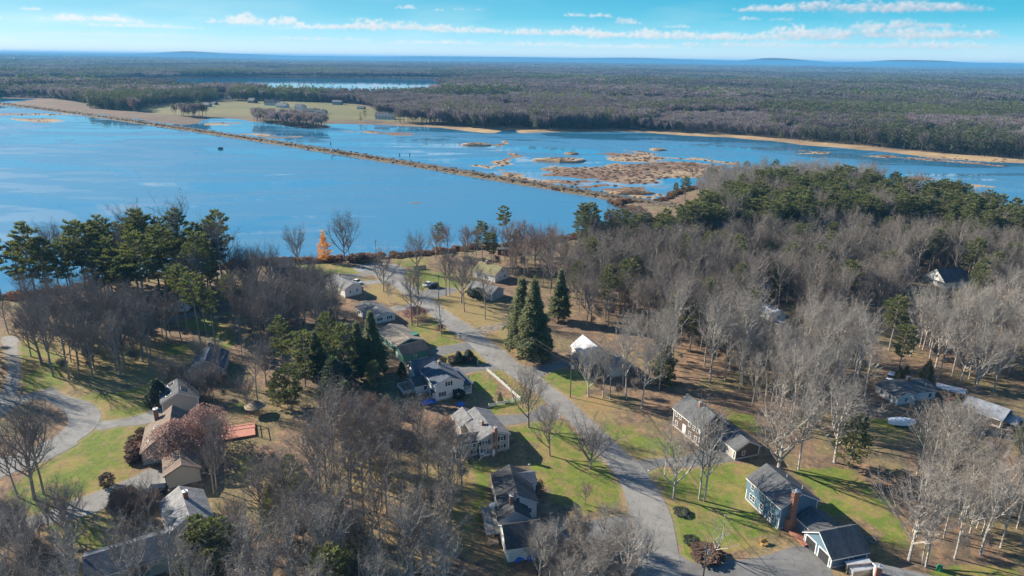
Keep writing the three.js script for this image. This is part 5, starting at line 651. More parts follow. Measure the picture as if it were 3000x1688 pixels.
{ // the blue house with the two-car garage
  const h = house('blue_house', 'blue clapboard house with dark roof, tall brick chimney and attached two-car garage', V.blueMain);
  const a = volume(h, V.blueMain, 'blue', 'slate');
  a.slab('jetty', -4.85, 4.85, 2.55, 4.86, 4.1, 4.32, walls.blue); a.win('v+', -2.9, 1.55, 1.7, 1.35, { n: 2 }).win('v+', -.2, 1.5, .95, 1.35).win('v+', 2.8, 1.5, 1.8, 1.35, { n: 2 }).win('v-', -2, 1.5, 1.2, 1.3).win('v-', 2, 1.5, 1.2, 1.3);
  for (const u of [-2.9, .2, 2.9]) { const f = a.put(h, 'window', a.on('v+', u, 3.95, extr(rect(-.5, -.6, .5, .6), .07, [rect(-.41, -.51, .41, -.03), rect(-.41, .03, .41, .51)]), .23), M.trim); part(f, 'pane', a.on('v+', u, 3.95, box(.9, 1.1, .03, 0, 0, .016), .23).applyMatrix4(a.m), M.glass); }
  a.slab('chimney_breast', 4.86, 5.7, 0, 2.4, .5, 2.9, M.brick).chimney(5.25, 1.7, 2.4, 8.1, .8, 1.2, M.metal).pipe(-1, -1.6).pipe(2.6, -2.2);
  const b = volume(h, V.blueLink, 'blue', 'slate', { pre: 'link' }); b.win('v+', 0, 1.5, .9, 1.3).door('v+', 1.6, .95, 2, M.white, .2);
  const g = volume(h, V.blueGarage, 'blue', 'slate', { pre: 'garage' }); g.garage('u-', -1.7, 2.5, 2.05).garage('u-', 1.65, 2.5, 2.05).win('v+', .3, 1.25, .9, 1.15);
  b.slab('deck', -2.4, 2.2, .05, .38, 2.9, 4.9, M.redDeck);
}
{ // the tan raised ranch
  const h = house('tan_house', 'tan two-level house with grey roof and red brick chimney on its gable', V.tanMain);
  const a = volume(h, V.tanMain, 'tan', 'grey'); a.win('u+', 2.3, 3.05, 1.5, 1.05, { n: 2, sh: SH }).win('u+', -1.75, 3.1, .85, 1.1, { sh: SH }).win('u+', 2.3, 1.1, .85, .85, { sh: SH }).win('u+', -1.75, 1.15, .85, .85, { sh: SH }).win('v-', -2.6, 3, 1.3, 1, { n: 2 }).win('v-', 2, 3, 1.3, 1, { n: 2 }).win('v-', -2.6, 1.1, 1, .9).door('v-', 0, .9, 1.9);
  a.chimney(5.95, -.1, 0, 6.3, .6, .62).chimney(1.7, 1.2, 4.4, 6.0, .5, .5).pipe(.3, 1.7).slab('bulkhead', 5.6, 6.3, 0, .6, .9, 3.3, walls.greige);
  for (const u of [-1.8, .2, 1.9]) a.win('v+', u, 3.2, .8, .85);
  const s = volume(h, V.tanSun, 'tan', 'slate', { pre: 'sunroom' }); for (const q of [-1.1, 0, 1.1]) s.win('u+', q, 2.5, .95, 1.5, { plain: true }); s.win('v-', -.4, 2.6, .9, 1).win('v-', -.5, 1.0, .85, .85, { sh: SH });
  s.slab('balcony', 2.2, 4.0, 1.7, 1.88, -2.0, 2.2, M.greyWood).railing([[2.25, -1.9], [3.9, -1.9], [3.9, 2.1], [2.25, 2.1]], 1.88);
  for (const q of [-1.8, 2.0]) s.slab('post', 3.8, 3.95, 0, 1.7, q - .08, q + .08, M.white);
  volume(h, V.tanRear, 'tan', 'grey', { pre: 'rear' }).win('v+', 0, 2.2, 1.1, 1.0);
}
{ // the white house with the dark roof and rear deck
  const h = house('white_house', 'white house with dark roof, front dormer, low wing and rear deck', V.whiteMain);
  const a = volume(h, V.whiteMain, 'white', 'dark'); a.win('u+', .1, 4.4, .9, 1.1).win('u+', -2.2, 1.9, .9, 1.1).win('v+', -3, 2, 1, 1.2).win('v+', 0, 2, 1.4, 1.2, { n: 2 }).win('v+', 3, 2, 1, 1.2).win('v-', -1.5, 1.6, 1.2, 1.3).pipe(0, 1.9);
  volume(h, V.whiteDormer, 'white', 'blue', { pre: 'dormer', base: 0 }).win('u+', 0, 3.2, 1.2, 1.1);
  const k = volume(h, V.whiteLink, 'white', 'dark', { pre: 'link' }); k.chimney(-.2, .2, 3.8, 6.2, .8, .7).win('v-', 0, 1.5, 1, 1.2).door('v-', 1.4, .95, 2);
  const w = volume(h, V.whiteWing, 'white', 'dark', { pre: 'garage' }); w.garage('v+', -1.5, 2.5, 2.1, M.white).garage('v+', 1.5, 2.5, 2.1, M.white).win('u-', 0, 1.5, 1, 1.1);
  a.slab('deck', 1.6, 9.6, 1.0, 1.2, 3.9, 6.6, M.greyWood).railing([[1.7, 3.9], [1.7, 6.5], [9.5, 6.5], [9.5, 4.0]], 1.2, M.greyWood); for (const u of [1.8, 4.4, 7, 9.4]) a.slab('post', u - .08, u + .08, 0, 1.0, 6.4, 6.56, M.greyWood);
  a.slab('stair', 9.7, 11.6, 0, .7, 4.6, 6.2, M.deck);
}
{ // the white house with a porch
  const h = house('porch_house', 'white house with dark blue shutters, corner porch and steep garage', V.porchMain);
  const a = volume(h, V.porchMain, 'white', 'blue'); a.win('u+', .2, 4.25, .85, 1.2, { sh: SH }).win('u+', 2.0, 1.7, .85, 1.25, { sh: SH }).win('u+', -1.7, 1.75, .85, 1.25, { sh: SH }).win('v+', -3.4, 3.4, .8, 1).win('v+', -.8, 3.4, .8, 1).win('v+', 1.2, 3.4, .8, 1).win('v+', -1.5, 1.4, 1, 1.2);
  a.slab('bay_window', 3.0, 4.6, .6, 2.3, 3.75, 4.4, M.white).slab('bay_roof', 2.9, 4.7, 2.3, 2.5, 3.75, 4.5, roofs.dark).slab('bay_pane', 3.2, 4.4, 1.0, 2.1, 4.38, 4.43, M.glass);
  a.slab('porch_floor', -4.6, 5.0, .1, .5, -6.2, -3.8, M.white).slab('porch_roof', -5.2, 5.4, 2.75, 2.95, -6.6, -3.6, roofs.blue); for (const u of [-4.5, -1.4, 1.8, 4.9]) a.slab('porch_post', u - .1, u + .1, .5, 2.75, -6.1, -5.9, M.white); a.railing([[4.9, -3.85], [4.9, -6.05], [-4.5, -6.05]], .5, M.white, .8).pipe(-3, 1).chimney(-3.4, -.6, 5, 6.7, .6, .6);
  const g = volume(h, V.porchGarage, 'white', 'blue', { pre: 'garage' }); g.win('u-', 0, 4.0, .8, 1).win('u-', .9, 1.5, .8, 1.1).win('u-', -1.4, 1.5, .8, 1.1).garage('u+', -1.4, 2.4, 2.1, M.white).garage('u+', 1.4, 2.4, 2.1, M.white);
  const s = volume(h, V.porchSun, 'white', 'dark', { pre: 'sunroom' }); for (const q of [-1.6, -.3, 1]) s.win('u-', q, 1.5, 1.1, 1.5, { plain: true }); s.win('v+', .4, 1.5, 1, 1.1);
  s.slab('deck', -5.4, -2.2, .5, .7, -2.6, 2.6, M.deck).railing([[-2.2, 2.5], [-5.3, 2.5], [-5.3, -2.5], [-2.2, -2.5]], .7);
}
{ // the green ranch and its garage
  const h = house('green_house', 'long dark green house with brown roof and dark-roofed garage wing', V.greenMain);
  const a = volume(h, V.greenMain, 'green', 'tan'); for (const u of [-5.4, -3.1, -1.2, .8, 3]) a.win('v+', u, 1.7, .8, .7, { plain: true }); a.win('v-', -3, 1.5, 1.6, 1.2, { n: 2 }).win('v-', 2, 1.5, 1.2, 1.2).door('v-', 0, 1, 2).pipe(-3, 1.6).pipe(.5, 1.2);
  a.slab('shadow_gable', 1.2, 3.8, 2.5, 3.3, -4.6, -2.2, walls.green);  // low solid block in the wall green, at the eaves on one side
  const g = volume(h, V.greenGarage, 'green', 'dark', { pre: 'garage', trim: walls.green }); g.win('v+', -.1, 1.6, .75, .75, { plain: true }).door('u-', -.9, .85, 2, M.white, .1).win('u-', 1, 1.5, .7, .8, { frame: walls.green }).garage('u+', -1.5, 2.5, 2.1, M.white).garage('u+', 1.5, 2.5, 2.1, M.white);
}
{
  const h = house('ranch_house', 'white ranch house nearest the end of the road, with worn grey roof', V.ranchA); volume(h, V.ranchA, 'white', 'grey').win('u+', 1.3, 1.9, .8, 1).win('u+', -1.5, 2, .8, 1.1).win('v+', -2.5, 1.9, .9, .9).win('v+', 1.5, 1.9, .9, .9).win('v-', 0, 1.7, 1.6, 1.2, { n: 2 }).pipe(1, 1);
  volume(h, V.ranchAw, 'white', 'grey', { pre: 'wing' }).win('v+', -1.2, 1.4, .8, .9).win('v+', 1.2, 1.4, .8, .9).chimney(0, -.8, 3.4, 5, .5, .5);
  const r = house('ranch_house', 'white ranch house beside the purple-leafed shrub, with two skylights', V.ranchB); const a = volume(r, V.ranchB, 'white', 'grey'); a.win('u+', 1.8, 1.5, .8, 1, { sh: SH }).win('u+', -1.6, 1.5, .8, 1, { sh: SH }).win('v+', -1, 1.5, .7, .8).win('v+', 1.6, 1.5, .7, .8).win('v-', 0, 1.5, 1.4, 1.1, { n: 2 });
  volume(r, V.ranchBw, 'white', 'slate', { pre: 'wing' }).skylight(-1, 1.6, .7, 1).skylight(1.2, 1.6, .7, 1).win('v+', 0, 1.4, 1, 1.1).win('u-', 0, 1.5, 1, 1.1);
}
{
  const h = house('brown_house', 'dark brown colonial house with row of white-framed windows and arched garage doors', V.brownMain), a = volume(h, V.brownMain, 'brown', 'slate', { trim: M.trim }); for (const u of [-4, -2.4, 1.2, 2.8, 4.3]) a.win('v+', u, 3.5, .95, 1.15); for (const u of [-3.6, 1.6, 3.8]) a.win('v+', u, 1.3, 1, 1.2); a.door('v+', -.6, 1.0, 2.1).win('u+', 0, 5.3, .8, 1.1).win('v-', 0, 1.6, 1.2, 1.2).chimney(.2, .5, 6.6, 8.1, .6, .6).pipe(2.4, -1.5);
  const l = volume(h, [47.0, -142.6, 68.4, 9.0, 4.2, 2.9, 4.6], 'brown', 'slate', { pre: 'rear' }); l.win('u+', 0, 1.6, .9, 1);
  const g = volume(h, V.brownGarage, 'brown', 'slate', { pre: 'garage' }); g.garage('v+', -1.5, 2.3, 2.0, walls.greige).garage('v+', 1.7, 2.3, 2.0, walls.greige).win('u+', 1.0, 1.35, .8, 1.1);
}
{
  const h = house('skylight_house', 'house with broad brown roof and three skylights beside the curved lawn', V.skylight), a = volume(h, V.skylight, 'greige', 'brown', { trim: std(.2, .15, .12) }); a.skylight(-1.0, 3.2, .7, 1.3).skylight(1.2, 3.6, .7, 1.3).skylight(3.1, 4.0, .7, 1.3).win('v+', -2, 1.5, 1.6, 1.3, { n: 2 }).win('v+', 2, 1.5, 1.6, 1.3, { n: 2 }).door('v+', 0, 1, 2).chimney(-5, 3.4, 3, 7.4, .9, .8, M.trim).win('u+', 0, 4.2, 1.2, 1.2);
  volume(h, V.skylightGarage, 'greige', 'brown', { pre: 'garage', trim: std(.2, .15, .12) }).garage('v+', 0, 4.2, 2.1, M.white).pipe(-1, 1);
}
{
  const h = house('dormer_house', 'house with smooth pale grey roof, dormers and square white chimney', V.greyRoof), a = volume(h, V.greyRoof, 'white', 'pale'); a.chimney(-1.0, -.4, 5.6, 7.4, .8, .8, M.trim).win('v+', -2.6, 2, .9, 1.2).win('v+', 2.6, 2, .9, 1.2).win('u+', 0, 3.4, 1, 1.2).pipe(-2, -2);
  for (const u of [-.4, 2.4]) a.slab('dormer', u - .6, u + .6, 3.9, 5.2, 2.2, 3.5, walls.white).slab('dormer_roof', u - .75, u + .75, 5.2, 5.35, 1.4, 3.7, roofs.pale).win('v+', u, 4.5, .7, .8);
  const d = house('shaded_house', 'low house with shaded dark blue-grey roof at the bottom left', V.darkRoof); volume(d, V.darkRoof, 'greige', 'blue').win('u-', 0, 1.6, 1.2, 1.1).win('v+', -3, 1.6, 1.2, 1.1).win('v+', 2, 1.6, 1.2, 1.1).garage('u+', 0, 2.6, 2.1, M.white);
  const c = house('corner_house', 'grey-roofed house cut off at the bottom edge, with brick chimney', V.corner); volume(c, V.corner, 'white', 'grey').chimney(-4.9, 1.2, 0, 5.8, .8, 1.0, M.metal).win('u-', -1.6, 1.5, 1, 1.1).win('v-', 0, 1.5, 1.2, 1.1).win('v-', 3, 1.5, 1.2, 1.1);
}
{
  const h = house('farmhouse', 'white farmhouse with slate roof and brick chimney behind pale trees', V.farm); volume(h, V.farm, 'white', 'slate').chimney(-.6, -.3, 3.2, 4.9, .9, .6).win('v+', -3.4, 1.3, 1, 1.2).win('v+', -1.2, 1.3, 1, 1.2).win('v+', 3.2, 1.3, 1, 1.2).pipe(3, 2); volume(h, V.farmWing, 'white', 'slate', { pre: 'wing' }).win('v+', -1.6, 1.4, .9, 1.1).win('v+', 1.2, 1.4, .9, 1.1).win('u+', 0, 1.4, 1, 1.1);
  const s = house('long_shed', 'long brown shed with pale metal roof beside the red car', V.longShed); volume(s, V.longShed, 'brown', 'metal').win('v+', -.4, 1.3, .9, .8).garage('u-', 0, 2.6, 1.9, M.white).slab('lean_to', 4.2, 6.6, 0, 1.6, -2.6, 2.6, walls.brown).slab('lean_to_roof', 4.2, 6.8, 1.6, 1.72, -2.8, 2.8, roofs.metal);
  const q = house('gable_house', 'white house with big gable window standing back in the right wood', V.gable), a = volume(q, V.gable, 'white', 'blue'); a.win('u-', .3, 3.9, 1.8, 1.1, { n: 3 }).win('u-', -2.2, 1.4, 1.6, 1.1, { n: 2 }).win('u-', 2.2, 1.3, 1.8, 1.2, { n: 2 }).door('u-', .2, .95, 2).win('v+', 0, 1.5, 1.2, 1.2).slab('porch_roof', -6.6, -5.4, 2.2, 2.35, -5, 5, roofs.grey); for (const w of [-4.6, -1.6, 1.6, 4.6]) a.slab('porch_post', -6.5, -6.36, 0, 2.2, w - .07, w + .07, M.white);
  const t = house('mint_house', 'low mint-green house with orange-brown roof at the far right', V.mint); volume(t, V.mint, 'mint', 'orange').win('v+', -3, 1.4, 1, 1).win('v+', 0, 1.4, 1, 1).win('v+', 3, 1.4, 1, 1).win('u+', 0, 1.4, 1.2, 1.1);
  const m = house('small_house', 'small house with blue-white metal roof deep in the right wood', V.small); volume(m, V.small, 'white', 'silver').win('u+', 0, 1.5, .8, .9).win('v+', 0, 1.4, .9, 1).door('u+', 1.6, .85, 1.9);
  const g = house('hidden_house', 'pale house with silvery roof half hidden by bare branches across the road', V.ghost); volume(g, V.ghost, 'white', 'silver').win('u+', 0, 3.8, .9, 1).win('v+', -2.5, 1.5, 1, 1.1).win('v+', 0, 1.5, 1, 1.1).win('v+', 2.5, 1.5, 1, 1.1); volume(g, V.ghostB, 'white', 'grey', { pre: 'wing' }).win('v+', -1, 1.4, 1, 1.1).win('u+', 0, 1.5, 1, 1.1);
  const o = house('moss_house', 'large house with mossy yellow-green roof in the shore wood', V.moss); volume(o, V.moss, 'white', 'moss').win('u+', 1.4, 1.6, 1, 1.1).win('u+', -1.4, 1.6, 1, 1.1).win('u+', 0, 4, .9, 1).win('v+', -3, 1.6, 1.1, 1.1).win('v+', 1, 1.6, 1.1, 1.1).chimney(-2, .4, 5, 6.6);
  const y = house('grey_house', 'pale grey ranch house with bushes in front, beyond the straw verge', V.grey); volume(y, V.grey, 'grey', 'grey').win('v+', -3.5, 1.5, 1.2, 1.1, { n: 2 }).win('v+', .5, 1.5, 1.2, 1.1, { n: 2 }).door('v+', -1.4, .95, 2).win('u+', 0, 1.6, .7, 1).win('v+', 4, 1.4, .9, 1);
  const b = house('shore_house', 'tall brown-roofed house under bare trees on the left shore', V.shore); volume(b, V.shore, 'navy', 'brown').win('v+', 1.2, 3.6, 1, 1).win('v+', -1.6, 3.6, 1, 1).win('v+', 0, 1.4, 1.6, 1.2, { n: 2 }).win('u+', 0, 3.6, 1.2, 1.6); volume(b, V.shoreWing, 'navy', 'brown', { pre: 'wing' }).chimney(-.5, -.3, 3.4, 5, .6, .6).garage('v+', 1, 2.4, 2);
  const p = house('pine_house', 'long dark-roofed house with white gable end under the left pines', V.pines); volume(p, V.pines, 'brown', 'dark').win('v+', -5, 1.5, 1.2, 1.2).win('v+', -2, 1.5, 1.2, 1.2).win('v+', 2, 1.5, 1.2, 1.2); volume(p, [-112.4, -217.6, 80, 7.2, 6.2, 2.9, 4.4], 'white', 'dark', { pre: 'garage' }).door('u+', 1.6, .9, 2, M.dark).win('u+', -1.2, 1.6, .9, .9);
  const l = house('slate_house', 'house with shaded slate roof and stub chimney behind tangled branches', V.slate); volume(l, V.slate, 'greige', 'blue').chimney(-4.6, .3, 5, 6.8, .9, .7).pipe(-1.4, -1.4).win('v+', -3, 1.6, 1.2, 1.2).win('v+', 2, 1.6, 1.2, 1.2).win('u+', 0, 1.6, 1.2, 1.2);
  const r = house('branch_house', 'grey house with pale skylight panels almost covered by branches', V.branch); volume(r, V.branch, 'greige', 'slate').skylight(-2.4, 1.6, 1.4, 1.7).skylight(1.6, 2.3, 2.2, 1.4).skylight(1.6, -1, 2.2, 1.2).win('v+', 0, 1.6, 1.2, 1.2);
  const e = house('rust_house', 'small rust-red house glimpsed among the trunks of the right wood', V.redRoof); volume(e, V.redRoof, 'red', 'orange').win('v+', 0, 1.5, 1, 1).win('u+', 0, 1.5, 1, 1);
}
// houses on the far shore: place, ridge direction, size, colours
{
  farHouses.forEach(([[x, z], th, L, W, hE, hR, w, r, label]) => { const v = [x, z, th, L, W, hE, hR], h = house('far_house', label, v, 'houses across the water'); h.position.y = -.1; const a = volume(h, v, w, r, { ov: .5 }); const n = Math.floor(L / 4); for (let k = 0; k < n; k++) { a.win('v+', (k + .5) / n * L - L / 2, hE * .45, 1.4, 1.5); if (hE > 4.5) a.win('v+', (k + .5) / n * L - L / 2, hE * .8, 1.3, 1.3); } for (const f of ['u+', 'u-']) a.win(f, 0, hE * .6, 1.4, 1.6); if (L > 13) a.chimney(L * .2, 0, hR - 1, hR + 1.4, 1.0, 1.0); });
}

// ---------------------------------------------------------------- other trees and shrubs
const LARCH = pine(811, { h: 12, clear: .1, spread: .2, dens: 7, gap: .06, step: .5, cone: true, up: .05, inner: .1, tl: .45, tw: .1, nt: 5, r: .16, ca: [.9, .54, .08], cb: [.7, .36, .06] }); LARCH.leafy = true;
{ const [x, z] = [-78.7,-275.5]; plant(LARCH, 'larch_tree', 'golden orange larch on the shore in front of the water', null, x, z, 1.12, .4, 1, null, M.barkDark); }
const SNAG = bareTree(821, { h: 11, clear: .35, spread: .22, limbs: 8, branch: 2, sub: 1, twigs: 2, thin: .02, low: .2, trunk: .85, r: .2 });
{ const [x, z] = [-21.7,-196]; plant(SNAG, 'bare_tree', 'topped dead-looking tree with stubby side branches on the green lawn', null, x, z, .95, 0, 1, M.twigDark, M.barkDark); }
const BIRCH = bareTree(831, { h: 8, clear: .3, spread: .25, limbs: 5, branch: 3, sub: 3, twigs: 3, thin: .012, low: .8, trunk: .8, r: .1, stems: 3 });
{ const [x, z] = [-42.8,-225.2]; plant(BIRCH, 'birch_tree', 'white-stemmed birch clump on the bank below the first ranch house', null, x, z, .95, 0, 1, M.twigPale, M.birch); }
{ const [x, z] = [36,-98.5]; plant(bareTree(841, { h: 9, clear: .2, spread: .6, limbs: 5, branch: 2, sub: 2, twigs: 2, thin: .018, low: .5, trunk: .3, r: .16 }), 'bare_tree', 'pale cut-back tree with long bare shoots beside the blue house driveway', null, x, z, .95, 0, 1, M.twigPale, M.barkPale); }
function leafTree(seed, r, h, n, cols) { const R = rng(seed), mb = new MB(); for (let k = 0; k < n; k++) { const a = R() * 6.28, u = Math.pow(R(), .5), t = R(), lump = .72 + .4 * vnoise(a * 1.3 + seed, t * 4), rr = r * u * lump * Math.sqrt(Math.max(.05, 1 - Math.pow(t * 1.7 - .75, 2))), p = [Math.cos(a) * rr, h * (.22 + .78 * t * (1.1 - .35 * u * u)), Math.sin(a) * rr]; if (vnoise(p[0] * 1.1 + 9, p[2] * 1.1 + p[1]) < .4) continue; tuft(mb, R, p, [R() - .5, R() - .3, R() - .5], .24, .1, 3, jit(R, pick(cols, R()), .4)); } return mb.geo(); }
const leafy = (k, leaves, name, label, x, z, s, turn, mat) => { const t = plant(k, name, label, null, x, z, s, turn, 1, mat ?? M.twig, M.bark); const c = part(t, 'foliage', leaves, M.leaf); c.scale.setScalar(1 / s); return t; };
{ const c = [[.46, .29, .24], [.56, .40, .34], [.3, .16, .12], [.4, .22, .2]]; let [x, z] = [-70.3,-125.7]; leafy(OPEN[0], leafTree(851, 7, 9.5, 7000, c), 'russet_tree', 'wide tree still holding pinkish brown leaves beside the skylight house', x, z, .6, 1, M.twigDark); [x, z] = [-66.9,-131.3]; leafy(OPEN[1], leafTree(852, 7, 10, 6400, c), 'russet_tree', 'second russet-leaved tree beside the pink deck', x, z, .62, 2, M.twigDark); }
{ let [x, z] = [-31.7,-210.5]; leafy(BRUSH[0], leafTree(853, 4.6, 4.2, 2600, [[.2, .06, .09], [.28, .1, .12], [.3, .14, .12]]), 'purple_shrub', 'broad purple-red leafy shrub between the ranch house and the road', x, z, .7, 0); [x, z] = [5.4,-115.3]; leafy(BRUSH[1], leafTree(854, 1.9, 3.6, 1900, [[.36, .09, .1], [.44, .14, .13], [.26, .06, .07]]), 'red_shrub', 'bright red shrub against the front of the white dark-roofed house', x, z, .5, 0); [x, z] = [105.5,-150.6]; leafy(BRUSH[2], leafTree(855, 2.6, 3.4, 1300, [[.3, .18, .14], [.22, .12, .09]]), 'russet_shrub', 'russet-leaved shrub in front of the white farmhouse', x, z, .6, 0, M.twigDark); [x, z] = [-32.9,-136.1]; leafy(ROUND[0], leafTree(856, 3.6, 5.6, 700, [[.42, .22, .18], [.36, .2, .15]]), 'russet_tree', 'low tree with thin pinkish leaves in the thicket by the porch house', x, z, .5, 0, M.twigRed); [x, z] = [-22.2,-199.7]; leafy(BRUSH[1], leafTree(857, 2.2, 2.6, 700, [[.24, .12, .08], [.3, .17, .1]]), 'russet_shrub', 'small russet shrub at the foot of the topped tree', x, z, .45, 0); [x, z] = [-167.8,-222.3]; leafy(WOODLAND[1], leafTree(858, 3.4, 12, 700, [[.45, .22, .1], [.36, .18, .1]]), 'russet_tree', 'bare tree with a wisp of orange leaves at the left edge', x, z, .8, 0, M.twigDark); }
const shrub = (g, name, label, [x, z], w, h, group) => { const m = single(name, g, M.leaf, label, 'shrub', group); m.position.set(x, landH(x, z) - .05, z); m.scale.set(w, h, w); m.rotation.y = x; return m; };
shrub(CONE, 'cedar_tree', 'tall yellow-green cedar in the dark grove, front one', [-44,-153.4], 11, 11); shrub(CONED, 'cedar_tree', 'grey-green cedar behind the tall yellow-green cedar', [-41.7,-155.9], 9, 8.5); shrub(CONE, 'cedar_tree', 'smaller bright cedar at the edge of the thicket', [-39.5,-145], 9, 9); shrub(CONED, 'cedar_tree', 'dark cedar in the middle of the grove', [-55.3,-169], 9, 10); shrub(CONE, 'cedar_tree', 'clipped column cedar beside the porch house garage', [-29.6,-168.3], 3.4, 3.8);
shrub(BALLR, 'clipped_shrub', 'rust-brown clipped shrub by the skylight house, top of the row', [-82.7,-131.7], 3.2, 2.2); shrub(BALLR, 'clipped_shrub', 'rust-brown clipped shrub by the skylight house, second of the row', [-81.6,-128.9], 3.0, 2.2); shrub(BALLR, 'clipped_shrub', 'largest rust-brown clipped shrub of the row by the skylight house', [-79.8,-126.8], 3.8, 2.6); shrub(BALLR, 'clipped_shrub', 'rust-brown clipped shrub by the skylight house, lowest of the row', [-79.8,-125.1], 2.8, 2); shrub(BALLR, 'clipped_shrub', 'small rust shrub under the corner of the brown roof', [-83.7,-136], 2.2, 1.6);
shrub(CONED, 'conical_shrub', 'dark conical shrub along the grey driveway, first from the road', [-74.1,-109.2], 5.2, 4.2); shrub(CONED, 'conical_shrub', 'dark conical shrub along the grey driveway, second from the road', [-72.2,-110.6], 5, 3.9); shrub(CONED, 'conical_shrub', 'small conical shrub beside the dark car', [-70.4,-111.6], 3.2, 2.4);
shrub(BALLD, 'round_shrub', 'round brown shrub at the end of the short picket fence', [-19.5,-175.8], 2.2, 1.8); shrub(BALLD, 'round_shrub', 'round brown shrub before the short picket fence', [-16.4,-176.4], 2.6, 2.1); shrub(CONED, 'conical_shrub', 'dark green cone between the two brown shrubs at the short fence', [-14.9,-176.9], 4.6, 3.2); shrub(CONED, 'conical_shrub', 'dark green cone at the corner of the short fence', [-12.1,-177.7], 5.2, 3.4); shrub(BALLD, 'round_shrub', 'round brown shrub at the corner post of the short fence', [-10.9,-176.6], 2.5, 2.1); shrub(BALL, 'round_shrub', 'large dark round shrub by the porch steps', [-13.1,-155.3], 2.8, 2.2);
shrub(CONED, 'conical_shrub', 'large dark oval shrub at the top of the shaded lawn', [-86.9,-150.2], 8, 6.6); shrub(BALLD, 'round_shrub', 'small ball-shaped tree on the curved lawn', [-80.5,-116.6], 2.4, 2.6); shrub(BALL, 'low_shrub', 'low green bush on the verge opposite the roadside thicket', [32.7,-101.6], 2.4, 1.2); shrub(BALLR, 'low_shrub', 'rusty brush heap beside the blue house driveway', [34.5,-98], 5, 1.6); shrub(BALL, 'low_shrub', 'dark low bush on the verge by the road bend', [32.9,-110], 2.6, .9);
shrub(BALL, 'round_shrub', 'dark bush in front of the grey ranch house, left one', [-14.4,-234.1], 4.2, 3); shrub(BALL, 'round_shrub', 'dark bush in front of the grey ranch house, right one', [-11.8,-231.7], 5, 3.6); shrub(BALLD, 'round_shrub', 'brown rounded bush beside the shore house wing', [-79.2,-248], 7, 4); shrub(BALL, 'round_shrub', 'green bush between the shore house and its wing', [-85.9,-253.6], 5.5, 4); shrub(BALLR, 'round_shrub', 'round rust bush near the gabled house', [161.7,-235.5], 3.6, 2.6); shrub(BALLR, 'shore_shrub', 'rust-coloured brush at the head of the road', [-62.7,-276.6], 8, 3.2); shrub(BALLR, 'shore_shrub', 'russet brush on the shore right of the tallest tree', [-67.3,-277.4], 6, 2.8);
{ // reeds and rust-coloured brush along the near shore
  const R = rng(31), ms = [], cs = [], c = new THREE.Color(); for (let k = 0; k + 1 < nearShore.length; k++) { const a = nearShore[k], b = nearShore[k + 1], L = Math.hypot(b[0] - a[0], b[1] - a[1]); for (let t = 0; t < L; t += 1.1) { const x = lerp(a[0], b[0], t / L) + (R() - .5) * 6, z = lerp(a[1], b[1], t / L) + 1 + R() * 5; if (Math.abs(z - trackFit(x)) < 9) continue; const s = 1.2 + R() * 1.6; ms.push(xf(x, landH(x, z) - .1, z, s * 1.3, R() * 6, s)); const v = .8 + .6 * R(); cs.push(c.clone().setRGB(2.6 * v, 2.0 * v, 1.5 * v)); } }
  stuff('reeds', BALLD, M.leaf, ms, 'straw and russet reeds fringing the near shore', 'reeds', cs);
}
{ // scrub on the railway causeway
  const R = rng(32), ms = [], cs = [], c = new THREE.Color(), L = trackX1 - trackX0; for (let k = 0; k < 7500; k++) { const [x, z, tx, tz] = trackAt(R()); const o = (R() < .62 ? 1 : -1) * (3.3 + R() * 4.0), s = (.35 + R() * R() * 1.1) * (Math.abs(o) > 4.6 ? .8 : 1); ms.push(xf(x - tz * o, -1.15 + Math.max(0, 6.6 - Math.abs(o)) * .4, z + tx * o, s * 1.4, R() * 6, s)); const v = .8 + .7 * R(), g = R(); cs.push(c.clone().setRGB(lerp(2.4, 1.3, g) * v, lerp(1.9, 1.35, g) * v, lerp(1.2, .7, g) * v)); }
  stuff('scrub', BALLD, M.leaf, ms, 'straw and olive scrub growing on the sides of the railway causeway', 'scrub', cs);
}
{ const R = rng(36), c = new THREE.Color(), ms = [], cs = []; for (const [x, y, z] of tufts) { const s = .3 + R() * .5; ms.push(xf(x + R(), y, z + R(), s * 3.4, R() * 6, s)); const v = .8 + .6 * R(), g = R(); cs.push(c.clone().setRGB(lerp(3.6, 2.6, g) * v, lerp(3.2, 2.2, g) * v, lerp(2.5, 1.6, g) * v)); } stuff('marsh_grass', BALLD, M.leaf, ms, 'brown and straw marsh grass on the flats beyond the railway', 'marsh grass', cs); console.log('tufts', ms.length); }
const reedBed = ([x, z], w, d, h, label) => { const R = rng(Math.round(x * 7)), mb = new MB(), n = 26, m = 12, P = (i, j) => { const a = i / n * 6.283, u = j / m, wob = 1 + .12 * Math.sin(a * 3 + x) + .1 * (hash2(i % n, 5) - .5); return [Math.cos(a) * u * w / 2 * wob, h * Math.pow(Math.max(0, 1 - u * u), .35) * (j ? .8 + .4 * hash2((i % n) * 31 + j, Math.round(x)) : 1), Math.sin(a) * u * d / 2 * wob]; }; for (let i = 0; i < n; i++) for (let j = 0; j < m; j++) mb.quad(P(i, j), P(i, j + 1), P(i + 1, j + 1), P(i + 1, j), jit(R, [.5, .32, .17], .45)); const g = single('reed_bed', mb.geo(), M.leaf, label, 'reeds', 'reed islands in the marsh'); g.position.set(x, WATER - .05, z); };
reedBed([-37.5,-696.8], 30, 16, 2.2, 'oval tan reed island alone in the open water'); reedBed([41.7,-590.5], 46, 20, 2.6, 'largest oval tan reed island at the edge of the marsh'); reedBed([53.5,-635.6], 13, 9, 1.8, 'small reed island behind the largest one'); reedBed([140.6,-673.5], 17, 12, 1.8, 'small reed island far out towards the wooded shore'); reedBed([77.4,-443.4], 30, 8, 2.0, 'long reed bed beside the railway near its wooded end');

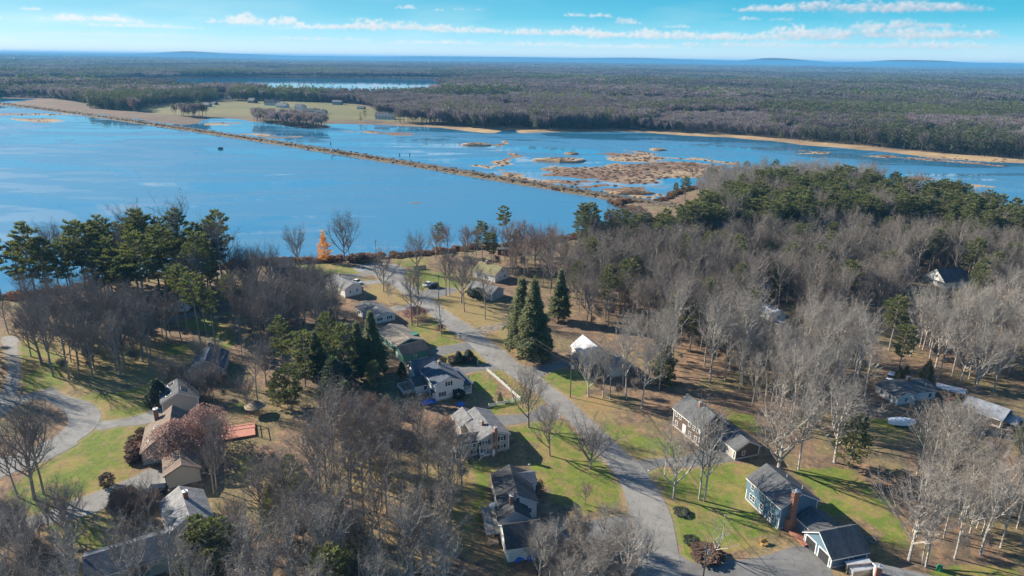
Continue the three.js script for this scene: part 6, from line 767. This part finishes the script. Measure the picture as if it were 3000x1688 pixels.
// ---------------------------------------------------------------- vehicles
function car(a, b, o, label) {                                         // from its tail at a to its nose at b
  const x = (a[0] + b[0]) / 2, z = (a[1] + b[1]) / 2, t = thing(o.name ?? 'car', label, o.cat ?? 'car', x, .02 + landH(x, z), z, 'parked vehicles', -Math.atan2(b[1] - a[1], b[0] - a[0]));
  const L = o.L ?? 4.5, W = o.W ?? 1.78, H = o.H ?? 1.45, paint = std(...o.col, { roughness: .25 }), bl = H * .58, ext = (pts, w, bev) => new THREE.ExtrudeGeometry(new THREE.Shape(pts.map(([p, q]) => new THREE.Vector2(p, q))), { depth: w - bev * 2, bevelEnabled: true, bevelSize: bev, bevelThickness: bev, bevelSegments: 2 }).translate(0, 0, -w / 2 + bev);
  const c0 = o.van ? -.47 : -.36, c1 = o.van ? -.44 : -.2, c2 = o.van ? .18 : .1, c3 = o.van ? .32 : .3;
  part(t, 'body', ext([[-L / 2 + .1, .32], [L / 2 - .12, .32], [L / 2, .5], [L / 2 - .05, bl * .82], [L * c3, bl], [L * c0, bl], [-L / 2 + .06, bl * .95], [-L / 2, .55]], W, .07), paint);
  const cab = part(t, 'cabin', ext([[L * c0 + .05, bl - .02], [L * c3 - .05, bl - .02], [L * c2, H - .06], [L * c1, H - .06]], W - .16, .06), M.glass); part(cab, 'roof', ext([[L * c1 - .03, H - .1], [L * c2 + .03, H - .1], [L * c2 - .05, H], [L * c1 + .05, H]], W - .22, .04), o.roof ? std(...o.roof) : paint);
  for (const sx of [-.31, .31]) for (const s of [-1, 1]) { const w = part(t, 'wheel', new THREE.CylinderGeometry(.33, .33, .22, 16).rotateX(Math.PI / 2).translate(L * sx, .33, s * (W / 2 - .08)), M.tyre); part(w, 'rim', new THREE.CylinderGeometry(.2, .2, .235, 10).rotateX(Math.PI / 2).translate(L * sx, .33, s * (W / 2 - .08)), M.rim); }
  for (const s of [-1, 1]) { part(t, 'headlight', box(.08, .13, .32, L / 2 - .02, bl * .78, s * (W / 2 - .3)), M.white); part(t, 'tail_light', box(.08, .14, .28, -L / 2 + .02, bl * .85, s * (W / 2 - .28)), std(.4, .02, .02)); }
  return t;
}
car([111.5,-157.3], [113.7,-153.9], { col: [.5, .02, .02], L: 4.8 }, 'bright red sedan beside the long brown shed'); car([104.3,-170.2], [102.5,-167.5], { col: [.75, .75, .76], van: true, H: 1.75 }, 'white van facing forward behind the farmhouse chimney'); car([-67.7,-114.6], [-71.6,-113.7], { col: [.012, .02, .04], van: true, H: 1.65 }, 'glossy dark blue estate car on the grey driveway'); car([-73.4,-250.8], [-71.3,-255.2], { col: [.012, .015, .03] }, 'dark car on the drive left of the first ranch house'); car([-60.8,-248.1], [-57.6,-246.3], { col: [.75, .76, .78] }, 'white car behind the roof of the first ranch house');
car([-27.5,-243.9], [-31.9,-241.7], { col: [.03, .035, .04], van: true, H: 1.8 }, 'dark pickup-sized vehicle under the trees on the side drive'); car([-30.8,-246.5], [-32.8,-243.7], { col: [.6, .63, .68], H: 1.5 }, 'silver car beside the dark vehicle on the side drive'); car([87.1,-208.7], [88.9,-205.9], { col: [.6, .6, .63], van: true, H: 1.65 }, 'silver estate car by the small blue-white house'); car([93.9,-203.8], [94.5,-206.1], { col: [.02, .02, .03] }, 'dark car facing forward among branches in the right wood'); car([127.9,-233], [128,-227.5], { col: [.3, .34, .42] }, 'blue-grey car half hidden in the right wood');
{ // the boat under its white winter cover
  const [x, z] = [93.1,-144.4], t = thing('covered_boat', 'boat shrink-wrapped in white on the grass below the farmhouse', 'boat', x, 0, z, null, -.15), p = [], ix = [], n = 16, k = 9;
  for (let i = 0; i <= n; i++) for (let j = 0; j < k; j++) { const u = i / n, w = 1.05 * Math.pow(Math.sin(Math.PI * clamp(u * .8 + .16)), .7), a = j / (k - 1) * Math.PI, hh = 1.1 + .5 * Math.sin(Math.PI * clamp(u * .9)); p.push((u - .5) * 6.2, .55 + Math.sin(a) * hh * (1 + .04 * Math.sin(i * 2.3 + j)), -Math.cos(a) * w * 1.15); }
  for (let i = 0; i < n; i++) for (let j = 0; j < k - 1; j++) { const a = i * k + j; ix.push(a, a + 1, a + k, a + 1, a + k + 1, a + k); } const g = new THREE.BufferGeometry(); g.setAttribute('position', new THREE.Float32BufferAttribute(p, 3)); g.setIndex(ix); g.computeVertexNormals(); part(t, 'cover', g, std(.82, .83, .86, { roughness: .4 }));
  part(t, 'hull', new THREE.CapsuleGeometry(.75, 4.2, 6, 12).rotateZ(Math.PI / 2).scale(1, .55, 1.1).translate(0, .7, 0), std(.55, .57, .6)); for (const s of [-1, 1]) part(t, 'stand', box(.15, .6, 1.2, s * 1.6, .3, 0), M.metal);
}
// ---------------------------------------------------------------- fences
function picketFence(pts, label) {
  const [x, z] = pts[0], t = thing('picket_fence', label, 'fence', x, 0, z), pk = box(.09, .95, .035, 0, .56, 0), post = box(.15, 1.25, .15, 0, .6, 0), cap = new THREE.ConeGeometry(.13, .12, 4).rotateY(Math.PI / 4).translate(0, 1.28, 0);
  for (let k = 0; k + 1 < pts.length; k++) { const a = pts[k], b = pts[k + 1], L = Math.hypot(b[0] - a[0], b[1] - a[1]), ang = -Math.atan2(b[1] - a[1], b[0] - a[0]), at = (m, u) => { m.position.set(lerp(a[0], b[0], u) - x, 0, lerp(a[1], b[1], u) - z); m.rotation.y = ang; }; const n = Math.max(1, Math.round(L / 2.4)), m = Math.round(L / .21);
    for (let j = 0; j <= n; j++) { const q = part(t, 'post', post, M.white); at(q, j / n); part(q, 'cap', cap, M.white); } for (const y of [.3, .85]) at(part(t, 'rail', box(L, .09, .05, 0, y, .03), M.white), .5); for (let j = 0; j < m; j++) at(part(t, 'picket', pk, M.white), (j + .5) / m); }
}
picketFence([[-6.6,-171.2], [-4.4,-167.5], [2.5,-154.5], [-5.3,-150.6]], 'long white picket fence round the front garden of the porch house'); picketFence([[-17.4,-176.1], [-12.7,-178.4]], 'short white picket fence behind the round shrubs'); picketFence([[-11.7,-179.9], [-9.4,-175.7]], 'short white picket fence at the corner of the green verge');
function boardFence(a, b, h, label, mat = M.greyWood) { const t = thing('board_fence', label, 'fence', a[0], 0, a[1]), L = Math.hypot(b[0] - a[0], b[1] - a[1]), ang = -Math.atan2(b[1] - a[1], b[0] - a[0]), n = Math.round(L / .3), g = box(.27, h, .03, 0, h / 2, 0); for (let j = 0; j < n; j++) { const m = part(t, 'board', g, mat); m.position.set((b[0] - a[0]) * (j + .5) / n, 0, (b[1] - a[1]) * (j + .5) / n); m.rotation.y = ang; } for (let j = 0; j <= n; j += 8) { const m = part(t, 'post', box(.12, h + .1, .12, 0, h / 2, .08), mat); m.position.set((b[0] - a[0]) * j / n, 0, (b[1] - a[1]) * j / n); } }
boardFence([-34.8,-168.8], [-30.9,-170.5], 1.7, 'weathered board fence between the dark grove and the porch house', M.deck); boardFence([-39.9,-265.5], [-35.1,-266.9], 1.6, 'grey board fence beside the small lawn at the road end'); boardFence([57.1,-94.3], [62.8,-95.1], 1.8, 'brown board fence behind the corner house', M.deck);

// ---------------------------------------------------------------- poles, wires, mailboxes
const poleTops = [];
function pole([x, z], h, label, gear) { const t = thing('utility_pole', label, 'utility pole', x, 0, z, 'utility poles'); part(t, 'shaft', cyl(.1, .15, h, 8, 0, h / 2, 0), M.pole); part(t, 'crossarm', box(1.9, .11, .11, 0, h - .7, 0).rotateY(.9), M.pole); for (const s of [-.8, 0, .8]) part(t, 'insulator', cyl(.05, .06, .2, 6, Math.cos(.9) * s, h - .55 + (s ? 0 : .5), -Math.sin(.9) * s), M.metal); if (gear) part(t, 'transformer', cyl(.26, .26, .85, 10, .36, h - 1.9, .1), M.metal); poleTops.push([x, h - .6, z]); }
pole([-57.5,-277.4], 9.3, 'utility pole on the shore at the end of the road'); pole([-26, -229], 9.6, 'utility pole on the verge among the forked trees'); pole([-0.9,-185], 10.3, 'utility pole in front of the dark spruces'); pole([15.2,-156.5], 10.5, 'utility pole with grey transformer by the side entrance across the road', true); pole([31.6, -90.2], 9.4, 'utility pole beside the blue house driveway at the bottom', true);
for (let k = 0; k + 1 < poleTops.length; k++) for (const s of [-.8, 0, .8]) { const a = poleTops[k], b = poleTops[k + 1], pts = []; for (let j = 0; j <= 12; j++) { const u = j / 12; pts.push(new THREE.Vector3(lerp(a[0], b[0], u) + s * .62, lerp(a[1], b[1], u) - 1.3 * 4 * u * (1 - u) * .6 + (s ? 0 : .5), lerp(a[2], b[2], u) - s * .78)); } single('power_line', new THREE.TubeGeometry(new THREE.CatmullRomCurve3(pts), 24, .022, 4), M.wire, 'overhead wire strung between the roadside utility poles', 'wire', 'overhead wires along the road'); }
function mailbox([x, z], mat, label) { const t = thing('mailbox', label, 'mailbox', x, 0, z, 'mailboxes', .8); part(t, 'post', box(.1, 1.1, .1, 0, .55, 0), M.white); part(t, 'box', new THREE.CapsuleGeometry(.13, .3, 4, 8).rotateX(Math.PI / 2).translate(0, 1.2, 0), mat); }
mailbox([-6.8,-179.1], M.black, 'black mailbox on a post at the edge of the road by the short fence'); mailbox([11.7,-145.5], M.white, 'white mailbox by the street tree of the tan house'); mailbox([-56.1,-255.8], M.black, 'black mailbox by the drive of the first ranch house'); mailbox([28.8,-122.3], M.white, 'white mailbox across the road from the roadside thicket'); mailbox([-13.5,-205.9], M.black, 'black mailbox by the gravel entrance'); mailbox([-16.3,-194.4], M.white, 'white mailbox on the lawn of the green house'); mailbox([9,-167.6], M.black, 'black mailbox at the side entrance across the road');
{ const [x, z] = [-11.1,-162.9], t = thing('lamp_post', 'slim black lamp post on the front lawn of the porch house', 'lamp', x, 0, z); part(t, 'shaft', cyl(.05, .07, 2.3, 8, 0, 1.15, 0), M.black); const l = part(t, 'lantern', cyl(.17, .11, .38, 6, 0, 2.5, 0), M.glass); part(l, 'cap', new THREE.ConeGeometry(.2, .2, 6).translate(0, 2.78, 0), M.black); }

// ---------------------------------------------------------------- decks, sheds and garden things
{ const p = [[-68.6,-135], [-67.5,-138.6], [-60,-141.3], [-57.7,-136], [-64.6,-133.3]], [cx, cz] = p[4], t = thing('sun_deck', 'pink-painted deck with red rails behind the russet trees', 'deck', cx, 0, cz); const loc = p.map(([x, z]) => [x - cx, z - cz]); part(t, 'floor', extr(loc.map(([a, b]) => [a, -b]), .3).rotateX(-Math.PI / 2).translate(0, .15, 0), M.pinkDeck); for (const q of [1, 2, 3]) { const [a, b] = loc[q]; part(t, 'post', box(.16, 2.2, .16, a, 1.2, b), M.redDeck); } for (const [i, j] of [[1, 2], [2, 3]]) { const a = loc[i], b = loc[j], L = Math.hypot(b[0] - a[0], b[1] - a[1]); for (const y of [.95, 2.2]) part(t, 'rail', box(L, .12, .12).rotateY(-Math.atan2(b[1] - a[1], b[0] - a[0])).translate((a[0] + b[0]) / 2, y, (a[1] + b[1]) / 2), M.redDeck); } }
{ const [x, z] = [-61.4,-146.3], t = thing('thatched_shelter', 'small straw-roofed shelter at the edge of the little lawn', 'shelter', x, 0, z); part(t, 'roof', new THREE.ConeGeometry(2.6, 1.5, 9, 3).translate(0, 2.9, 0), std(.4, .3, .2, { map: rep(G_rough, 1.2) })); for (let k = 0; k < 4; k++) part(t, 'post', cyl(.09, .09, 2.3, 6, Math.cos(k * 1.57 + .78) * 1.6, 1.15, Math.sin(k * 1.57 + .78) * 1.6), M.deck); }
{ const [x, z] = [114,-159.8], t = thing('lean_to', 'open lean-to with flat pale roof behind the red car', 'shelter', x, 0, z, null, -.62); part(t, 'roof', box(6.6, .12, 2.6).rotateX(.16).translate(0, 2.2, 0), roofs.silver); for (const a of [-3, 0, 3]) for (const b of [-1, 1]) part(t, 'post', box(.12, 2.2, .12, a, 1.1, b), M.deck); part(t, 'woodpile', box(2.4, 1.1, 1.2, 1.2, .55, 0), M.redDeck); }
{ const [x, z] = [59.6,-94.8], t = thing('garden_shed', 'low shed with flat pale roof between the blue garage and the board fence', 'outbuilding', x, 0, z, null, .22); part(t, 'wall', box(4.2, 1.3, 1.9, 0, .65, 0), M.greyWood); part(t, 'roof', box(4.6, .1, 2.3).rotateX(.1).translate(0, 1.42, 0), roofs.silver); part(t, 'door', box(.06, 1.1, .8, -2.12, .58, 0), M.white); }
{ const [x, z] = [-3.6,-290.6], t = thing('shore_shed', 'dark flat-roofed shed on the shore under the slim pine', 'outbuilding', x, landH(x, z), z, null, .1); part(t, 'wall', box(6, 2.2, 3, 0, 1.1, 0), walls.brown); part(t, 'roof', box(7, .2, 4, 0, 2.5, 0), roofs.dark); part(t, 'door', box(.9, 1.9, .06, -1, .95, 1.53), M.white); for (const a of [-3.2, 3.2]) part(t, 'post', box(.14, 2.4, .14, a, 1.2, 1.8), M.deck); }
{ const a = [[-3.6,-129.2], [-6,-128.7]]; let [x, z] = a[0]; let t = thing('propane_tank', 'white propane tank against the gable of the tan house', 'tank', x, 0, z); part(t, 'tank', new THREE.CapsuleGeometry(.36, .75, 6, 14).translate(0, .8, 0), M.white); part(t, 'foot', cyl(.3, .34, .12, 12, 0, .06, 0), M.metal); part(t, 'valve_cap', cyl(.12, .14, .16, 10, 0, 1.62, 0), M.metal); [x, z] = a[1]; t = thing('heat_pump', 'grey heat pump unit below the lower window of the tan house', 'appliance', x, 0, z, null, .4); part(t, 'case', box(.95, .85, .42, 0, .5, 0), M.trim); part(t, 'fan_grille', cyl(.3, .3, .04, 16, 0, 0, 0).rotateX(Math.PI / 2).translate(-.1, .52, .22), M.metal); part(t, 'stand', box(.9, .08, .4, 0, .04, 0), M.concrete); }
{ const v = V.whiteDormer, t = thing('satellite_dish', 'small satellite dish standing on the dormer ridge of the white house', 'dish', v[0] + .6, 5.6, v[1] - .1); part(t, 'mast', cyl(.03, .03, .7, 6, 0, .35, 0), M.metal); part(t, 'reflector', new THREE.SphereGeometry(.38, 14, 6, 0, 6.29, 0, 1.0).rotateX(-1.0).translate(0, .8, -.1), M.trim); part(t, 'arm', box(.03, .03, .45, 0, .75, .2), M.metal); }
{ const tarp = (p, w, d, label) => { const [x, z] = p, R = rng(Math.round(x * 9)), g = new THREE.PlaneGeometry(w, d, 12, 8); g.rotateX(-Math.PI / 2); const q = g.attributes.position; for (let k = 0; k < q.count; k++) { const e = Math.max(Math.abs(q.getX(k)) / w, Math.abs(q.getZ(k)) / d) * 2; q.setY(k, (1 - e * e) * .8 + .12 * R() + .04); } g.computeVertexNormals(); const m = single('tarpaulin', g, std(.02, .12, .5, { roughness: .5 }), label, 'tarpaulin', 'blue tarpaulins'); m.position.set(x, .02, z); m.rotation.y = .5; }; tarp([-20.6,-152.7], 3.6, 1.8, 'crumpled blue tarpaulin under the bay window of the porch house'); tarp([-12.4,-151.8], 2, 1.4, 'small blue tarpaulin between the porch house and the tan house'); tarp([2,-96.9], 2.4, 1.2, 'violet-blue tarpaulin in front of the white house garage'); tarp([3.8,-97.1], 1.6, 1.2, 'second violet-blue tarpaulin beside the white house garage'); }
{ const [x, z] = [73.5,-95.4], t = thing('compost_bin', 'green plastic compost bin on the lawn at the bottom right', 'bin', x, 0, z); part(t, 'body', cyl(.4, .5, 1.0, 8, 0, .5, 0), std(.02, .22, .12, { roughness: .5 })); part(t, 'lid', cyl(.3, .42, .14, 8, 0, 1.07, 0), std(.02, .18, .1)); }
{ const [x, z] = [65.6,-102.9], m = single('round_pool', new THREE.TorusGeometry(.85, .1, 8, 24).rotateX(Math.PI / 2), std(.16, .22, .26), 'pale round hoop lying on the shaded lawn behind the blue garage', 'pool'); m.position.set(x, .12, z); }
{ const [x, z] = [45.7,-101.5], t = thing('garden_bench', 'small orange wooden bench at the edge of the blue house driveway', 'bench', x, 0, z, null, .5); part(t, 'seat', box(1.5, .08, .5, 0, .45, 0), std(.6, .3, .07)); part(t, 'backrest', box(1.5, .45, .07, 0, .75, -.24), std(.6, .3, .07)); for (const s of [-.65, .65]) part(t, 'leg', box(.08, .45, .45, s, .22, 0), std(.5, .25, .06)); }
{ const [x, z] = [-2.6,-108.1], t = thing('patio_umbrella', 'closed grey patio parasol over the deck of the white house', 'parasol', x, 0, z); part(t, 'pole', cyl(.04, .04, 3, 6, 0, 1.5, 0), M.metal); part(t, 'canopy', new THREE.ConeGeometry(1.3, .5, 8).translate(0, 2.9, 0), std(.42, .43, .45)); part(t, 'base', cyl(.3, .3, .1, 10, 0, .05, 0), M.concrete); }
// ---------------------------------------------------------------- on the water and the railway
function signal(px, label, h) { let best = 0, bd = 1e9; for (let k = 0; k <= 2000; k++) { const q = trackAt(k / 2000), d = Math.abs(q[0] - px); if (d < bd) { bd = d; best = k / 2000; } } const [x, z, tx, tz] = trackAt(best), t = thing('rail_signal', label, 'signal', x + tz * 2.9, .3, z - tx * 2.9, 'railway signals'); part(t, 'mast', cyl(.09, .11, h, 8, 0, h / 2, 0), M.metal); for (const y of [h - .6, h - 2.2]) { const hd = part(t, 'signal_head', box(.75, 1.3, .35, 0, y, .12), M.black); part(hd, 'hood', cyl(.16, .16, .3, 8, 0, 0, 0).rotateX(Math.PI / 2).translate(0, y + .2, .4), M.black); } part(t, 'ladder', box(.35, h - .5, .05, 0, h / 2, -.2), M.metal); part(t, 'footing', box(.7, .4, .7, 0, .1, 0), M.concrete); }
signal([-170.7,-637.7][0], 'railway signal mast by the white relay box on the causeway', 6.5); signal([-96.7,-568.5][0], 'shorter of the two railway signal masts at mid causeway', 5.4); signal([-87.4,-561.5][0], 'taller of the two railway signal masts at mid causeway', 6.8);
{ const px = [-164,-626][0]; const z = trackFit(px), t = thing('relay_box', 'white relay hut beside the railway track', 'hut', px, .1, z + 3.4, null, .3); part(t, 'case', box(3, 2.2, 2, 0, 1.1, 0), M.white); part(t, 'roof', box(3.2, .15, 2.2, 0, 2.28, 0), M.metal); part(t, 'door', box(.06, 1.7, .9, 1.53, .9, 0), M.concrete); }
{ const a = [-255.1,-713.2][0], b = [-213.4,-673.1][0], z = (trackFit(a) + trackFit(b)) / 2, L = Math.hypot(b - a, trackFit(b) - trackFit(a)), t = thing('rail_bridge', 'pale concrete side of the small railway bridge in the causeway', 'bridge', (a + b) / 2, -.2, z, null, -Math.atan2(trackFit(b) - trackFit(a), b - a)); part(t, 'girder', box(L, .8, .3, 0, 0, 3.0), M.concrete); part(t, 'girder', box(L, .8, .3, 0, 0, -3.0), M.concrete); for (let k = 0; k < 6; k++) part(t, 'pier', box(.5, 1.6, 6.4, (k + .5) / 6 * L - L / 2, -.9, 0), M.concrete); }
{ const [x, z] = [-272.3,-641.4], t = thing('duck_blind', 'dark brush-covered hunting blind standing in the open water', 'hide', x, WATER - .1, z); part(t, 'frame', box(3.6, .8, 1.8, 0, .4, 0), M.dark); part(t, 'cover', BALLD.clone().scale(4.2, 1.7, 2.4), M.dark); part(t, 'roof', box(1.8, .2, 1.2, .4, 1.4, 0), M.dark); }
{ // masts on the skyline
  const mast = ([x, z], h, label) => { const t = thing('radio_mast', label, 'mast', x, 0, z, 'radio masts'); part(t, 'shaft', box(2.2, h, 2.2, 0, h / 2, 0), std(.3, .3, .32)); part(t, 'tip', box(.9, h * .15, .9, 0, h * 1.07, 0), M.metal); for (const y of [.35, .7]) part(t, 'antenna', box(6, 1.6, 1.6, 0, h * y, 0), M.metal); };
  mast([-3290, -7900], 92, 'taller radio mast on the left skyline'); mast([-3330, -7950], 58, 'shorter radio mast on the left skyline');
  const t = thing('water_tower', 'tiny white water tower in the far left forest', 'water tower', -3900, 12, -5600); part(t, 'tank', new THREE.SphereGeometry(9, 14, 10).scale(1, .7, 1).translate(0, 24, 0), M.white); part(t, 'column', cyl(2, 2.6, 24, 8, 0, 10, 0), M.white);
}
renderer.render(scene, camera);
